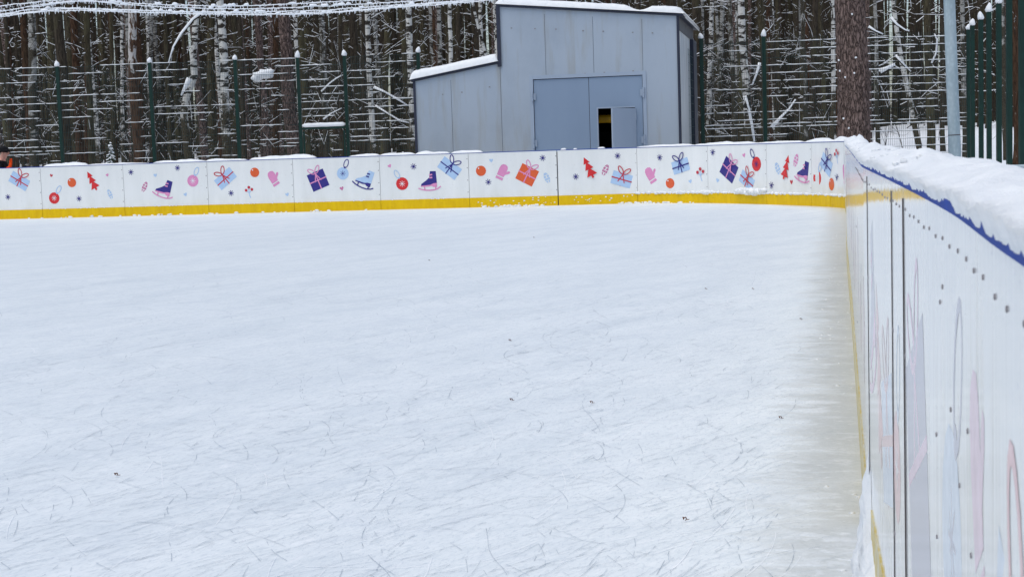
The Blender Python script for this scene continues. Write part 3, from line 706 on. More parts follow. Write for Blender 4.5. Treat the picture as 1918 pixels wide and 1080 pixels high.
# trims
def trim(u0, u1, z0, z1, d0=-.035, d1=-.004, mat='trim', name='trim'):
    m = MB(); fprism(m, [(u0, z0), (u1, z0), (u1, z1), (u0, z1)], d0, d1); return m.build(name, M[mat], shed)
trim(uL-.025, uL+.03, zb, zwl); trim(uM-.06, uM+.03, zwr-.08, ztl, -.05); trim(uR-.03, uR+.02, zb, ztr-.003)
m = MB(); m.prism([fp(uR+.004, zb, .004), fp(uR+.03, zb, .004), fp(uR+.03, ztr-.003, .004), fp(uR+.004, ztr-.003, .004)], nb*.05); m.build('trim', M['trim'], shed)
m = MB(); m.prism([fp(uR+.004, ztr-.32, .12), fp(uR+.02, ztr-.32, .12), fp(uR+.02, ztr-.003, .12), fp(uR+.004, ztr-.003, .12)], nb*(DEP-.2)); m.build('soffit', M['soffit'], shed)
m = MB(); m.prism([fp(uR+.004, zb, DEP-1.15), fp(uR+.10, zb, DEP-1.15), fp(uR+.10, ztr-.33, DEP-1.15), fp(uR+.004, ztr-.33, DEP-1.15)], nb*1.1); m.build('corner_post', M['trim'], shed)
m = MB()
for i in range(12): m.box(fp(uR+.07, (zb+ztr-.5)/2, 2.0+i*.22), .005, .005, ztr-.8-zb)
for i in range(17): m.box(fp(uR+.078, zb+.2+i*.2, 3.2), .005, 2.5, .005, 0, e, nb)
m.build('mesh_panel', M['wire'], shed)
# gate
w = .085
trim(ug0-w, ug0, zb, zg+w, -.02, .03, 'gframe', 'gate_frame'); trim(ug1, ug1+w, zb, zg+w, -.02, .03, 'gframe', 'gate_frame'); trim(ug0+.001, ug1-.001, zg, zg+w, -.018, .03, 'gframe', 'gate_frame')
lf1 = trim(ug0+.012, um-.006, zb+.05, zg-.015, .012, .06, 'leaf', 'gate_leaf')
m = MB()
fprism(m, [(um+.006, zb+.05), (uw0, zb+.05), (uw0, zg-.015), (um+.006, zg-.015)], .012, .06)
fprism(m, [(uw1, zb+.05), (ug1-.012, zb+.05), (ug1-.012, zg-.015), (uw1, zg-.015)], .012, .06)
fprism(m, [(uw0, zw), (uw1, zw), (uw1, zg-.015), (uw0, zg-.015)], .012, .06)
rl = m.build('gate_leaf', M['leaf'], shed)
trim(um-.006, um+.006, zb+.05, zg-.015, .02, .05, 'seam', 'gate_gap')
def sub(m, name, mat, par):
    o = m.build(name, M[mat]); o.parent = par; o.matrix_parent_inverse = par.matrix_world.inverted(); return o
bpy.context.view_layer.update()
for u, zz, par in ((ug0-.02, zg-.42, lf1), (ug0-.02, zg-1.55, lf1), (ug1+.02, zg-.42, rl), (ug1+.02, zg-1.55, rl)):
    m = MB(); m.tube([fp(u, zz-.12, -.045), fp(u, zz-.01, -.045)], .026, 8); m.tube([fp(u, zz+.01, -.045), fp(u, zz+.12, -.045)], .026, 8); m.box(fp(u+(.04 if u < um else -.04), zz, -.012), .08, .02, .16, 0, e, nb); sub(m, 'hinge', 'gframe', par)
# wicket: frame edges and door leaf swung outwards about its right edge
m = MB()
fprism(m, [(uw0-.03, zb+.05), (uw0, zb+.05), (uw0, zw+.03), (uw0-.03, zw+.03)], -.012, .07); fprism(m, [(uw0, zw), (uw1, zw), (uw1, zw+.03), (uw0, zw+.03)], -.012, .07)
sub(m, 'wicket_frame', 'gframe', rl)
A = R(57); dv = -e*math.cos(A) - nb*math.sin(A); dn = Vector((-dv.y, dv.x, 0)); wd = uw1-uw0-.02
m = MB(); q = fp(uw1-.005, 0, -.01)
m.prism([q+Vector((0,0,zb+.12)), q+dv*wd+Vector((0,0,zb+.12)), q+dv*wd+Vector((0,0,zw-.02)), q+Vector((0,0,zw-.02))], dn*.04)
wk = sub(m, 'wicket_door', 'gframe', rl)
for zz in (zw-.22, zb+.5):
    m = MB(); m.tube([fp(uw1+.015, zz-.08, -.035), fp(uw1+.015, zz+.08, -.035)], .022, 8); sub(m, 'hinge', 'gframe', wk)
m = MB(); m.tube([q+dv*(wd-.08)+dn*.06+Vector((0,0,1.1)), q+dv*(wd-.2)+dn*.06+Vector((0,0,1.1))], .012, 6); m.tube([q+dv*(wd-.08)+dn*.03+Vector((0,0,1.1)), q+dv*(wd-.08)+dn*.06+Vector((0,0,1.1))], .012, 6); sub(m, 'handle', 'seam', wk)
m = MB()
for px, py in ((958,53), (1002,54), (1041,55), (1092,58), (1130,59), (1185,61), (1222,62), (829,177), (865,173), (917,163), (1096,138), (1132,136), (1186,133)):
    u, z = fac(px, py); fprism(m, [(u-.018, z-.012), (u+.018, z-.012), (u+.018, z+.012), (u-.018, z+.012)], -.012, .002)
m.build('fixing_stud', M['bolt'], shed)['kind'] = 'stuff'
# yellow machine inside
mp = fp((uw0+uw1)/2-.15, zb, 1.7); za = at(1137, 223, 37.3).z
mach = empty('ice_machine', mp, 'yellow machine standing in the dark doorway of the shed', 'machine')
m = MB(); m.box(mp+Vector((0,.7,.75)), 1.3, 1.6, .6, 0, e, nb); m.box(mp+Vector((0,1.1,1.3)), 1.1, .7, .5, 0, e, nb); m.build('body', M['rubber'], mach)
m = MB(); q_ = mp-nb*1.0; q_.z = za; m.tube([q_-e*.9, q_+e*.10], .10, 10); m.tube([q_+e*.10+Vector((0,0,.05)), q_+e*.22+Vector((0,0,.02)), q_+e*.36+Vector((0,0,-.28))], .07, 8); m.build('arm', M['machine'], mach)
for sx in (-.6, .6):
    for sy in (0, 1.1):
        m = MB(); c = mp+e*sx+nb*sy+Vector((0,0,.33)); m.tube([c-e*.1, c+e*.1], .33, 16); m.build('wheel', M['rubber'], mach)
# roof snow
def roofsnow(u0, u1, zf, h, dip=None, hang=False):
    m = MB(); n = 48; ds = [-.10, -.085, -.03, .1, .4, 1.0, 2.5, DEP, DEP+.22]; hs = [0, .5, .85, 1, 1.02, 1, 1, 1, 0]; vs = []
    for i in range(n+1):
        t = i/n; u = u0+(u1-u0)*t; ed = min(1, (min(t, 1-t)*26)**.5+.02)
        hh = h*ed*(1+.10*fb(u*1.3, 4)) + .012*fb(u*5, 2)
        if hang and i == n: u += .03
        if hang and i >= n-1: hh = h*.9 if i == n-1 else -.10
        if dip and abs(u-dip) < .32: hh *= .22+.78*(abs(u-dip)/.32)**1.5
        for d, k in zip(ds, hs): vs.append(fp(u, zf(u)+.005+hh*k*(1+.08*fb(u*2, d*2, 3)), d+.012*fb(u*4, d)))
    q = len(ds); fs = [(i*q+k, (i+1)*q+k, (i+1)*q+k+1, i*q+k+1) for i in range(n) for k in range(q-1)]
    fs += [tuple(range(q)), tuple(range((n+1)*q-1, n*q-1, -1))]
    m.add(vs, fs); o = m.build('roof_snow', M['snow'], smooth=True); return o
tag(roofsnow(uM-.08, uR+.15, lambda u: ztop(u)+.055, .16, fac(1197, 15)[0], True), 'thick snow slab with a dip on the high shed roof', 'snow', kind='stuff')
tag(roofsnow(uL-.10, uM-.04, lambda u: zwing(u)+.055, .21), 'smooth snow layer on the low sloping shed roof', 'snow', kind='stuff')
# ------------------------------------------------------------------ fences
ZT = 4.0
def fence_pt(px, ytop):
    d = F*(ZT-CAMZ)/(yh(px)-ytop); return at(px, ytop, d)
def post_parts(par, p, zg_, w=.088, zt=ZT, lean=0):
    m = MB(); m.box((p.x, p.y, (zg_+zt)/2), w, w, zt-zg_); o = m.build('post', M['green'], par); bpy.context.view_layer.update()
    m = MB(); hh = U(.11, .19); ox = U(-.012, .012); m.tube([(p.x, p.y, zt-.025), (p.x, p.y, zt+.015), (p.x+ox, p.y, zt+hh*.45), (p.x+ox*2, p.y, zt+hh*.8), (p.x+ox*2, p.y, zt+hh)], [w*.62, w*.85, w*.72, w*.42, w*.1], 8, jit=.12); c = m.build('snow_cap', M['snow'], smooth=True); c.parent = o; c.matrix_parent_inverse = o.matrix_world.inverted()
    return o
def bay(par, a, b, z0, z1, snow=.6, vert=True, rows=None, seed=0):
    rs = random.Random(seed); a = Vector((a.x, a.y, 0)); b = Vector((b.x, b.y, 0)); d = (b-a); L = d.length; d.normalize(); nrm = Vector((-d.y, d.x, 0))
    m = MB(); ms = MB(); z = z0; zs = []
    while z <= z1+.01: zs.append(z); z += .2
    zs.append(z0+.2*int((z1-z0)*.36/.2)+.085)
    for z in zs:
        m.box((a+d*L/2)+Vector((0,0,z)), L-.08, .007, .007, 0, d, nrm)
    if vert:
        k = .06
        while k < L-.04:
            m.box((a+d*k)+Vector((0,0,(z0+z1)/2))+nrm*.006, .005, .005, z1-z0, 0, d, nrm); k += .05
    for z in zs:
        pr = snow*rs.uniform(.65, 1.3); x = .06
        while x < L-.08:
            l = rs.uniform(.15, 1.1)
            if rs.random() < pr:
                l = min(l, L-.06-x); n = max(2, int(l/.08)); pts = []; rr = []
                for i in range(n+1): pts.append(a+d*(x+l*i/n)+Vector((0,0,z+.016+rs.uniform(-.004,.006)))); rr.append(rs.uniform(.006,.0125) if 0 < i < n else .004)
                ms.tube(pts, rr, 4)
            x += l+rs.uniform(.0, .10)
    o = m.build('wire_panel', M['wire'], par); bpy.context.view_layer.update()
    if ms.v:
        c = ms.build('wire_snow', M['snow']); c['kind'] = 'stuff'; c.parent = o; c.matrix_parent_inverse = o.matrix_world.inverted()
    return o
fx = [(-70,132), (107,126), (280,119), (440,113.5), (557,109.5), (645,106), (783,100)]
f1 = [fence_pt(*q) for q in fx]
fen = empty('mesh_fence', (f1[3].x, f1[3].y, 0), 'green posted wire mesh fence with snowy wires left of the shed', 'fence')
for p in f1: post_parts(fen, p, .05)
for i in range(len(f1)-1):
    if i == 4: bay(fen, f1[4], f1[5], 2.35, 3.85, .55, True, seed=i)
    else: bay(fen, f1[i], f1[i+1], .35, 3.95, .50, True, seed=i)
g0, g1 = f1[4], f1[5]
gate = empty('fence_gate', ((g0.x+g1.x)/2, (g0.y+g1.y)/2, 0), 'narrow green mesh gate under a snow covered crossbar left of the shed', 'gate')
d = Vector((g1.x-g0.x, g1.y-g0.y, 0)); L = d.length; d.normalize(); nrm = Vector((-d.y, d.x, 0)); c0 = Vector(((g0.x+g1.x)/2, (g0.y+g1.y)/2, 0))
zc = at(600, 238, c0.y).z
m = MB(); m.box(c0+Vector((0,0,zc-.03)), L-.075, .06, .06, 0, d, nrm); m.build('crossbar', M['green'], gate)
m = MB()
for s_ in (-1, 1): m.box(c0+d*(s_*(L/2-.09))+Vector((0,0,(zc-.12)/2+.1)), .05, .04, zc-.3, 0, d, nrm)
m.build('gate_frame', M['green'], gate)
bay(gate, g0+d*.1, g1-d*.1, .4, zc-.2, .25, True, seed=55)
m = MB(); pts = [c0+d*(-L/2+.05+(L-.1)*i/14)+Vector((0,0,zc+.055+.012*fb(i*.7,2))) for i in range(15)]; m.tube(pts, [.03]+[.062+.008*fb(i*.9, 3) for i in range(13)]+[.03], 8); tag(m.build('gate_snow', M['snow'], smooth=True), 'thick bar of snow on the crossbar of the fence gate', 'snow', kind='stuff')
fx2 = [(1255,76), (1313,74), (1430,70), (1595,63), (1784,58), (1814,57)]
f2 = [fence_pt(*q) for q in fx2]
fen2 = empty('mesh_fence', (f2[3].x, f2[3].y, 0), 'wire mesh fence with snow lines behind the big pine right of the shed', 'fence')
for i, p in enumerate(f2[:-1]):
    post_parts(fen2, p, .1)
for i in range(1, len(f2)-1): bay(fen2, f2[i], f2[i+1], .42, 3.95, .55 if i == 1 else .95, True, seed=90+i)
fx3 = [(1814,57), (1821,49.5), (1837,38.5), (1852,24.5), (1870.6,9), (1890,-14), (1914,-42), (1946,-78)]
f3 = [fence_pt(*q) for q in fx3]
fen3 = empty('mesh_fence', (f3[3].x, f3[3].y, 0), 'tall dark green fence posts receding in a row at the right frame edge', 'fence')
for p in f3: post_parts(fen3, p, .0, .095)
# lamp pole
pb = at(1789.5, 318, 19.0); ptp = at(1778, 0, 19.0); ax = (ptp-pb)/(ptp.z-pb.z)
base = pb-ax*pb.z; top = pb+ax*(7.5-pb.z)
m = MB(); pole = empty('lamp_pole', base, 'slightly leaning galvanised metal pole beside the right boards', 'pole')
n = 24; m.tube([base+(top-base)*i/n for i in range(n+1)], [.080-.024*i/n for i in range(n+1)], 20); m.build('shaft', M['galv'], pole, smooth=True)
m = MB(); k = (at(1785, 253, 19).z)/7.5; c = base+(top-base)*k; m.tube([c-ax*.006, c+ax*.006], .0775, 20); m.build('weld_band', M['profile'], pole)
m = MB(); m.tube([base-ax*.02, base+ax*.03], .19, 16); m.build('base_plate', M['galv'], pole)
m = MB(); m.tube([top, top+Vector((-.3,0,.12)), top+Vector((-.8,0,.16))], .035, 8); m.box(top+Vector((-1.05,0,.15)), .55, .22, .09); m.build('lamp_head', M['galv'], pole)
# barrier
bd = 12.0; b0 = at(1812, 316, bd); b1 = at(1990, 313, bd-.3); zt = b0.z
bar = empty('metal_barrier', (b0.x+1, b0.y, 0), 'grey tubular metal barrier low behind the snowy right boards', 'barrier')
gb = ground_z(b0.x+1, b0.y)
m = MB(); Lb = 2.2; q = lambda t, z: Vector((b0.x+t, b0.y-.05*t, z)); rc = .12
arc = [q(rc-rc*math.cos(a), zt-rc+rc*math.sin(a)) for a in (0, R(22), R(45), R(68), R(90))]
arc2 = [q(Lb-rc+rc*math.sin(a), zt-rc+rc*math.cos(a)) for a in (0, R(22), R(45), R(68), R(90))]
m.tube([q(0, gb+.15)]+arc+arc2+[q(Lb, gb+.15)], .02, 10); m.build('frame', M['galv'], bar, smooth=True)
for i in range(1, 12):
    m = MB(); m.tube([q(Lb*i/12, gb+.2), q(Lb*i/12, zt-.015)], .008, 6); m.build('bar', M['galv'], bar)
m = MB(); m.tube([q(0, gb+.2), q(Lb, gb+.2)], .018, 8); m.build('lower_rail', M['galv'], bar)
for t_ in (.25, Lb-.25):
    m = MB(); m.tube([q(t_, gb+.2)+Vector((0,-.3,-.2)), q(t_, gb+.2), q(t_, gb+.2)+Vector((0,.3,-.2))], .018, 8); m.build('foot', M['galv'], bar)
# ------------------------------------------------------------------ trees
def twig(mb, ms, p, d, L, r, seg=5, snow=1.0, kink=.22, fork=.5, sn=1.0, depth=0):
    pts = [Vector(p)]; d = Vector(d).normalized(); rr = [r]
    for i in range(seg):
        d = (d + Vector((U(-kink,kink), U(-kink,kink), U(-kink,kink)*.8))).normalized()
        pts.append(pts[-1]+d*(L/seg)); rr.append(r*(1-.8*(i+1)/seg))
    mb.tube(pts, rr, 3, cap=False)
    for i in range(seg):
        a, b = pts[i], pts[i+1]; dd = (b-a).normalized(); hz = math.sqrt(max(0, 1-dd.z*dd.z))
        if random.random() < snow*.75*hz**1.6:
            w = (rr[i]*.55+.0025)*sn; up = Vector((0,0, rr[i]*.8+w*.5))
            ms.tube([a+up, (a+b)/2+up+Vector((0,0,.004)), b+up*.85], [w*.7, w*U(.9,1.5), w*.6], 4, cap=False)
    if depth < 1:
        for i in range(1, seg):
            if random.random() < fork:
                d2 = ((pts[i+1]-pts[i]).normalized() + Vector((U(-.8,.8), U(-.8,.8), U(-.3,.6)))).normalized()
                twig(mb, ms, pts[i], d2, L*U(.25,.5), rr[i]*.6, 3, snow, kink, 0, sn, depth+1)
def make_tree(name, kind, pts, rad, label, group, nbr=22, zlo=1.0, zhi=11, blen=(.5,1.8), snow=.75, up=.55, sides=10, sn=1.0, at_=None, trunk_rings=20):
    base = Vector(pts[0]); t = empty(name, base, label, 'tree', group)
    P_ = [Vector(p) for p in pts]
    Z = [p.z for p in P_]
    def ctr(z):
        return Vector((np.interp(z, Z, [p.x for p in P_]), np.interp(z, Z, [p.y for p in P_]), z))
    z0, z1 = Z[0], Z[-1]; rp = []; rr = []
    for i in range(trunk_rings+1):
        z = z0+(z1-z0)*(i/trunk_rings)**1.2
        c = ctr(z); c += Vector((fb(z*.35, base.x, 1), fb(z*.35, base.x, 5), 0))*rad*.45
        rp.append(c); rr.append(rad*(1.0-.55*((z-z0)/(z1-z0)))*(1+.15*math.exp(-(z-z0)*2.2)))
    m = MB(); m.tube(rp, rr, sides, jit=.05); m.build('trunk', M[kind], t, smooth=True, origin=base)
    mb, ms = MB(), MB()
    for i in range(nbr):
        z = U(zlo, min(zhi, z1-.3)); c = ctr(z); a = U(0, 2*math.pi)
        d = Vector((math.cos(a), math.sin(a), U(-.25, 1.0)*up*2)); L = U(*blen)*(1.2-.05*z)
        twig(mb, ms, c+Vector((math.cos(a), math.sin(a), 0))*rad*.6, d, max(.3, L), U(.008,.02), 5, snow, sn=sn)
    if mb.v:
        o = mb.build('branches', M['twig'], t, origin=base)
        if ms.v:
            c = ms.build('branch_snow', M['snow'], origin=base); c['kind'] = 'stuff'; bpy.context.view_layer.update()
            c.parent = o; c.matrix_parent_inverse = o.matrix_world.inverted()
    return t
KEY = [  # kind, [(px,py)...], depth, width px, label, nbr
 ('dark', [(13,60),(20,270)], 47, 11, 'thin dark leaning tree at the far left frame edge above the person', 16),
 ('birch', [(56,25),(62,150),(66,285)], 46, 20, 'mossy birch with a pale streaked side left of the first fence post', 14),
 ('dark', [(108,20),(114,130),(120,285)], 45, 24, 'broad dark tree trunk right behind the first fence post', 16),
 ('red', [(163,20),(163,270)], 48, 15, 'reddish brown straight trunk between the first two fence posts', 20),
 ('olive', [(208,20),(212,270)], 52, 11, 'slim mossy trunk left of the flaking birch', 16),
 ('flaking', [(244,10),(250,110),(258,285)], 43.5, 21, 'large birch with white flaking bark above and red brown bark below', 12),
 ('birch', [(283,20),(284,280)], 54, 10, 'thin speckled birch just behind the second fence post', 12),
 ('olive', [(309,20),(314,160),(318,280)], 50, 10, 'slender olive trunk right of the second fence post', 14),
 ('birchw', [(369,0),(361,100),(366,140),(350,180),(344,215),(352,285)], 43.5, 16, 'crooked white birch bending in the middle left of the third post', 10),
 ('birchw', [(412,0),(417,100),(425,285)], 43.2, 19, 'straight bright white birch just left of the third fence post', 12),
 ('dark', [(449,30),(456,280)], 47, 11, 'dark narrow trunk right of the third fence post', 18),
 ('pine', [(530,20),(536,140),(548,285)], 44, 29, 'thick dark pine trunk just left of the fence gate', 14),
 ('birch', [(600,20),(604,150),(612,280)], 49, 9, 'slim grey birch seen above the fence gate crossbar', 18),
 ('dark', [(638,20),(641,280)], 48, 10, 'dark trunk half hidden by the right gate post', 20),
 ('dark', [(680,20),(682,280)], 47.5, 10, 'dark trunk pressed against the spotted birch right of the gate', 14),
 ('birchw', [(686,0),(692,120),(698,285)], 45, 12, 'white spotted birch between the gate and the shed', 14),
 ('birchw', [(765,0),(767,120),(772,285)], 43.2, 15, 'speckled birch standing at the left edge of the shed', 12),
 ('birch', [(821,0),(823,120)], 50, 11, 'left of two grey birches above the low shed roof', 18),
 ('birchw', [(842,0),(844,115)], 48, 10, 'right of two grey birches above the low shed roof', 14),
 ('birchw', [(884,0),(897,55),(912,110)], 45, 7, 'thin leaning birch beside the high step of the shed', 12),
 ('birch', [(1341,0),(1347,90),(1352,270)], 52, 8, 'thin pale birch right of the shed and its first post', 16),
 ('birch', [(1367,0),(1372,90),(1376,270)], 47, 11, 'speckled birch left of the broad white birch', 12),
 ('birchw', [(1389,0),(1396,120),(1402,270)], 44, 17, 'broad white speckled birch left of the snow capped post', 12),
 ('olive', [(1424,0),(1430,100),(1434,270)], 45, 16, 'brown trunk with a pale edge behind the snow capped post', 12),
 ('birch', [(1501,0),(1507,120),(1511,270)], 48, 9, 'grey birch midway between the snow capped post and the pine', 18),
 ('birchw', [(1560,0),(1562,160),(1558,270)], 46, 10, 'birch half hidden by the left edge of the big pine', 12),
 ('birch', [(1639,0),(1641,120),(1644,250)], 49, 9, 'slim birch right next to the big pine', 16),
 ('birchw', [(1672,0),(1688,110),(1713,240),(1722,283)], 46, 11, 'leaning birch with a black foot between the pine and the pole', 14),
 ('olive', [(1738,0),(1741,150),(1744,292)], 52, 17, 'mossy dark trunk rising from bright snow left of the pole', 14),
 ('dark', [(1764,0),(1766,250)], 58, 10, 'dark trunk close to the left side of the metal pole', 14),
 ('birch', [(1803,0),(1806,270)], 45, 11, 'speckled trunk between the metal pole and the green posts', 10),
 ('birch', [(1878,0),(1884,270)], 50, 11, 'pale birch seen between the green posts at right', 10),
 ('red', [(1903,0),(1905,310)], 42, 16, 'brown red trunk between the last green posts at right', 8),
]
for kind, px, d, w, lab, nb_ in KEY:
    ps = [at(x, y, d) for x, y in px]; ps.sort(key=lambda p: p.z)
    if len(ps) > 1:
        dd = (ps[1]-ps[0])/(ps[1].z-ps[0].z); gzv = ground_z(ps[0].x, ps[0].y)-.1
        if ps[0].z > gzv: ps.insert(0, ps[0]-dd*(ps[0].z-gzv))
        du = (ps[-1]-ps[-2])/(ps[-1].z-ps[-2].z); ps.append(ps[-1]+du*.6*(14-ps[-1].z))
    nm = {'birch': 'birch_tree', 'birchw': 'birch_tree', 'pine': 'pine_tree', 'flaking': 'birch_tree'}.get(kind, 'bare_tree')
    ps = [Vector((p.x, p.y, p.z)) for p in ps]
    make_tree(nm, kind, ps, w/2*d/F, lab, 'trees behind the fence', nb_, 1.6, 8.0, (.5, 1.9), .5)
# big pine
d = 33.5; ps = [at(1592, 0, d), at(1598, 150, d), at(1599.5, 268, d)][::-1]
gzv = ground_z(ps[0].x, ps[0].y)-.1
pine = empty('pine_tree', (ps[0].x, ps[0].y, gzv), 'massive pine trunk with scaly purplish bark beside the far rink corner', 'tree', 'trees behind the fence')
m = MB(); nr, ns = 150, 72; vs = []; zt_ = 15.0
for i in range(nr+1):
    z = gzv+(zt_-gzv)*(i/nr)**1.5 if i else gzv
    x = np.interp(z, [gzv, ps[0].z, ps[1].z, ps[2].z, zt_], [ps[0].x+.03, ps[0].x, ps[1].x, ps[2].x, ps[2].x-.4])
    r = .372*(1-.022*z)*(1+.25*math.exp(-(z-gzv)*1.6))
    for k in range(ns):
        th = 2*math.pi*k/ns; q = Vector((math.cos(th)*2.6, math.sin(th)*2.6, z*1.1))
        q += Vector((noise.noise(q*1.3), noise.noise(q*1.3+Vector((9,0,0))), 0))*.35
        v_ = noise.voronoi(Vector((q.x*1.9, q.y*1.9, q.z*1.5)))[0]; ed = min(1, (v_[1]-v_[0])*2.2)
        rr_ = r*(1+.035*ed-.03+.05*noise.noise(q*.5)); vs.append((x+math.cos(th)*rr_, d+math.sin(th)*rr_, z))
fs = [(i*ns+k, i*ns+(k+1) % ns, (i+1)*ns+(k+1) % ns, (i+1)*ns+k) for i in range(nr) for k in range(ns)]
m.add(vs, fs); m.build('trunk', M['pine'], pine, smooth=True, origin=(ps[0].x, d, gzv))
m = MB(); ms = MB()
for i in range(16):
    a = U(0, 6.28); z = U(5.6, 13); twig(m, ms, (ps[2].x+math.cos(a)*.3, d+math.sin(a)*.3, z), (math.cos(a), math.sin(a), .3), U(1, 2.6), .035, 6)
m.build('branches', M['twig'], pine); ms.build('branch_snow', M['snow'], pine)['kind'] = 'stuff'
mbs = MB()
for px, py in ((1603,108), (1571,113), (1600,137), (1573,133), (1590,240), (1596,27), (1583,145), (1580,222)):
    p = at(px, py, d-.36); mbs.blob(p, .022, .02, .022, seg=6, rings=4, jit=.4)
mbs.build('bark_snow', M['snow'], pine)['kind'] = 'stuff'
# background trees: prototypes copied
protos = []
for i in range(10):
    kind = ['birch','dark','olive','birchw','red','birch','dark','olive','dark','pine'][i]
    lab = {'birch': 'grey spotted birch deep in the wood behind the fence', 'birchw': 'whitish birch deep in the wood behind the fence', 'dark': 'dark bare trunk deep in the wood behind the fence', 'olive': 'mossy bare trunk deep in the wood behind the fence', 'red': 'reddish bare trunk deep in the wood behind the fence', 'pine': 'rough pine trunk deep in the wood behind the fence'}[kind]
    nm = {'birch': 'birch_tree', 'birchw': 'birch_tree', 'pine': 'pine_tree'}.get(kind, 'bare_tree')
    lx = U(-.5, .5)
    t = make_tree(nm, kind, [(0,0,-.3), (lx*.2,0,4), (lx,U(-.3,.3),16)], U(.10,.17), lab, kind.replace('birchw', 'white birch')+' trees deep in the wood', 26, 1.2, 13, (.6, 2.4), .36, .6, 7, 1.0, trunk_rings=12)
    protos.append((t, kind))
bpy.context.view_layer.update()
def copy_tree(o, parent=None):
    c = o.copy(); COL.objects.link(c)
    if parent is not None: c.parent = parent
    for ch in list(o.children): copy_tree(ch, c)
    return c
used = set(); cnt = 0; spots = []
tries = 0
while cnt < 215 and tries < 6000:
    tries += 1
    d = 46+54*(U(0, 1)**.8); az = U(-.40, .385)
    if -.065 < az < .10 and d < 60: continue
    if az > .243 and d < 86: continue
    x = az*d
    if any((x-a)**2+(d-b)**2 < .5 for a, b in spots): continue
    spots.append((x, d)); i = random.randrange(10); t, kind = protos[i]
    o = t if i not in used else copy_tree(t); used.add(i)
    o.location = (x, d, ground_z(x, d)-.1); o.rotation_euler = (U(-.05,.05), U(-.05,.05), U(0, 6.28)); s = U(.8, 1.45); o.scale = (s, s, U(.9, 1.15)); cnt += 1
# far wood as one mass
m = MB()
for i in range(1900):
    d = U(88, 175); x = U(-.44, .44)*d
    if x/d > .243 and d < 104: continue
    z = ground_z(x, d) if i % 10 == 0 else .2+.017*(d-41); r = U(.09, .24); l = U(-.5, .5)
    m.tube([(x, d, z-.3), (x+l*.3, d, 7), (x+l, d, U(15, 22))], [r, r*.8, r*.4], 5, 0 if random.random() < .72 else 1, cap=False)
for i in range(5200):
    d = U(88, 140); x = U(-.42, .42)*d; z = U(1, 18); a = U(0, 6.28); L = U(.8, 3)
    p = Vector((x, d, z)); q = p+Vector((math.cos(a)*L, math.sin(a)*L*.4, U(-.3,.8)*L)); m.tube([p, (p+q)/2+Vector((0,0,U(-.1,.15))), q], [.035, .025, .012], 3, 2 if random.random() < .72 else 3, cap=False)
tag(m.build('distant_wood', [M['dark'], M['olive'], M['twig'], M['snow']]), 'dense dark wood fading into a mass of trunks behind the fence', 'forest', kind='stuff')
# undergrowth twigs
m, ms = MB(), MB()
for i in range(1700):
    d = 44+45*U(0, 1)**1.1; az = U(-.38, .38)
    if az > .24 and random.random() < .5: continue
    if -.07 < az < .13 and d < 46: continue
    x = az*d; z = ground_z(x, d) if i % 3 == 0 else .2+.017*(d-41); z += U(.9, 6.5)*d/50
    a = U(0, 6.28); twig(m, ms, (x, d, z), (math.cos(a), math.sin(a)*.6, U(-.25,.9)), U(.4, 1.7), U(.005,.010), 6, .40, .46, .75, .85)
for i in range(190):
    d = 43.5+40*U(0, 1)**1.5; x = U(-.38,.38)*d; z = ground_z(x, d); h = U(1.5, 5)
    if x/d > .24 and i % 3: continue
    twig(m, ms, (x, d, z-.1), (U(-.25,.25), U(-.2,.2), 1), h, U(.010,.022), 7, .8, .12, .7, 1.0)
o = tag(m.build('undergrowth', M['twig']), 'tangle of thin bare twigs between the trunks', 'undergrowth', kind='stuff')
c = ms.build('twig_snow', M['snow']); c['kind'] = 'stuff'; c.parent = o
# particular snowy limbs and clumps
def limb(px, d, r, name, lab, sn=1.6):
    m, ms = MB(), MB(); ps = [at(x, y, d) for x, y in px]
    m.tube(ps, [r*(1-.6*i/(len(ps)-1)) for i in range(len(ps))], 6); ms.tube([p+Vector((0,0,r*.9)) for p in ps], [r*sn*U(.8,1.1)*(1-.5*i/(len(ps)-1)) for i in range(len(ps))], 6, jit=.15)
    t = empty(name, ps[0], lab, 'branch', 'snow laden limbs in the wood'); m.build('wood', M['twig'], t); ms.build('snow', M['snow'], t, smooth=True)
limb([(385,22),(362,38),(340,65),(325,90),(316,120)], 43, .035, 'snowy_limb', 'long snow covered branch slanting down left of the crooked birch')
limb([(355,150),(348,165),(340,182)], 42.8, .05, 'snowy_limb', 'short snow packed stub on the crooked birch', 1.5)
limb([(700,165),(722,175),(745,188),(763,199)], 43, .03, 'snowy_limb', 'snowy branch falling right from the spotted birch')
limb([(703,199),(725,213),(750,228),(770,232)], 44, .022, 'snowy_limb', 'lower snowy branch reaching toward the shed edge')
limb([(602,173),(617,158),(630,148),(642,142)], 43.5, .022, 'snowy_limb', 'snowy twig rising to the right gate post')
limb([(606,225),(620,214),(640,204)], 43.5, .022, 'snowy_limb', 'snowy twig just above the gate crossbar')
limb([(1423,120),(1418,140),(1409,162)], 43, .04, 'snowy_limb', 'snow streaked branch hugging the left of the snow capped post', 1.3)
limb([(1395,182),(1402,205),(1408,235),(1413,268)], 43, .045, 'snowy_limb', 'snow covered leaning pole below the broad birch', 1.3)
limb([(1445,240),(1462,222),(1478,206),(1490,188)], 43, .03, 'snowy_limb', 'snowy bough rising right of the snow capped post')
limb([(1668,35),(1680,48),(1695,58),(1703,60)], 43, .03, 'snowy_limb', 'snowy branch drooping from the leaning birch')
limb([(1627,52),(1640,60),(1654,66)], 43, .03, 'snowy_limb', 'short snowy branch right of the big pine')
limb([(1677,106),(1690,120),(1706,136)], 43, .032, 'snowy_limb', 'snowy fork midway up the leaning birch')
limb([(1745,120),(1754,100),(1755,75),(1750,65)], 43, .025, 'snowy_limb', 'curved snowy twig right of the mossy trunk')
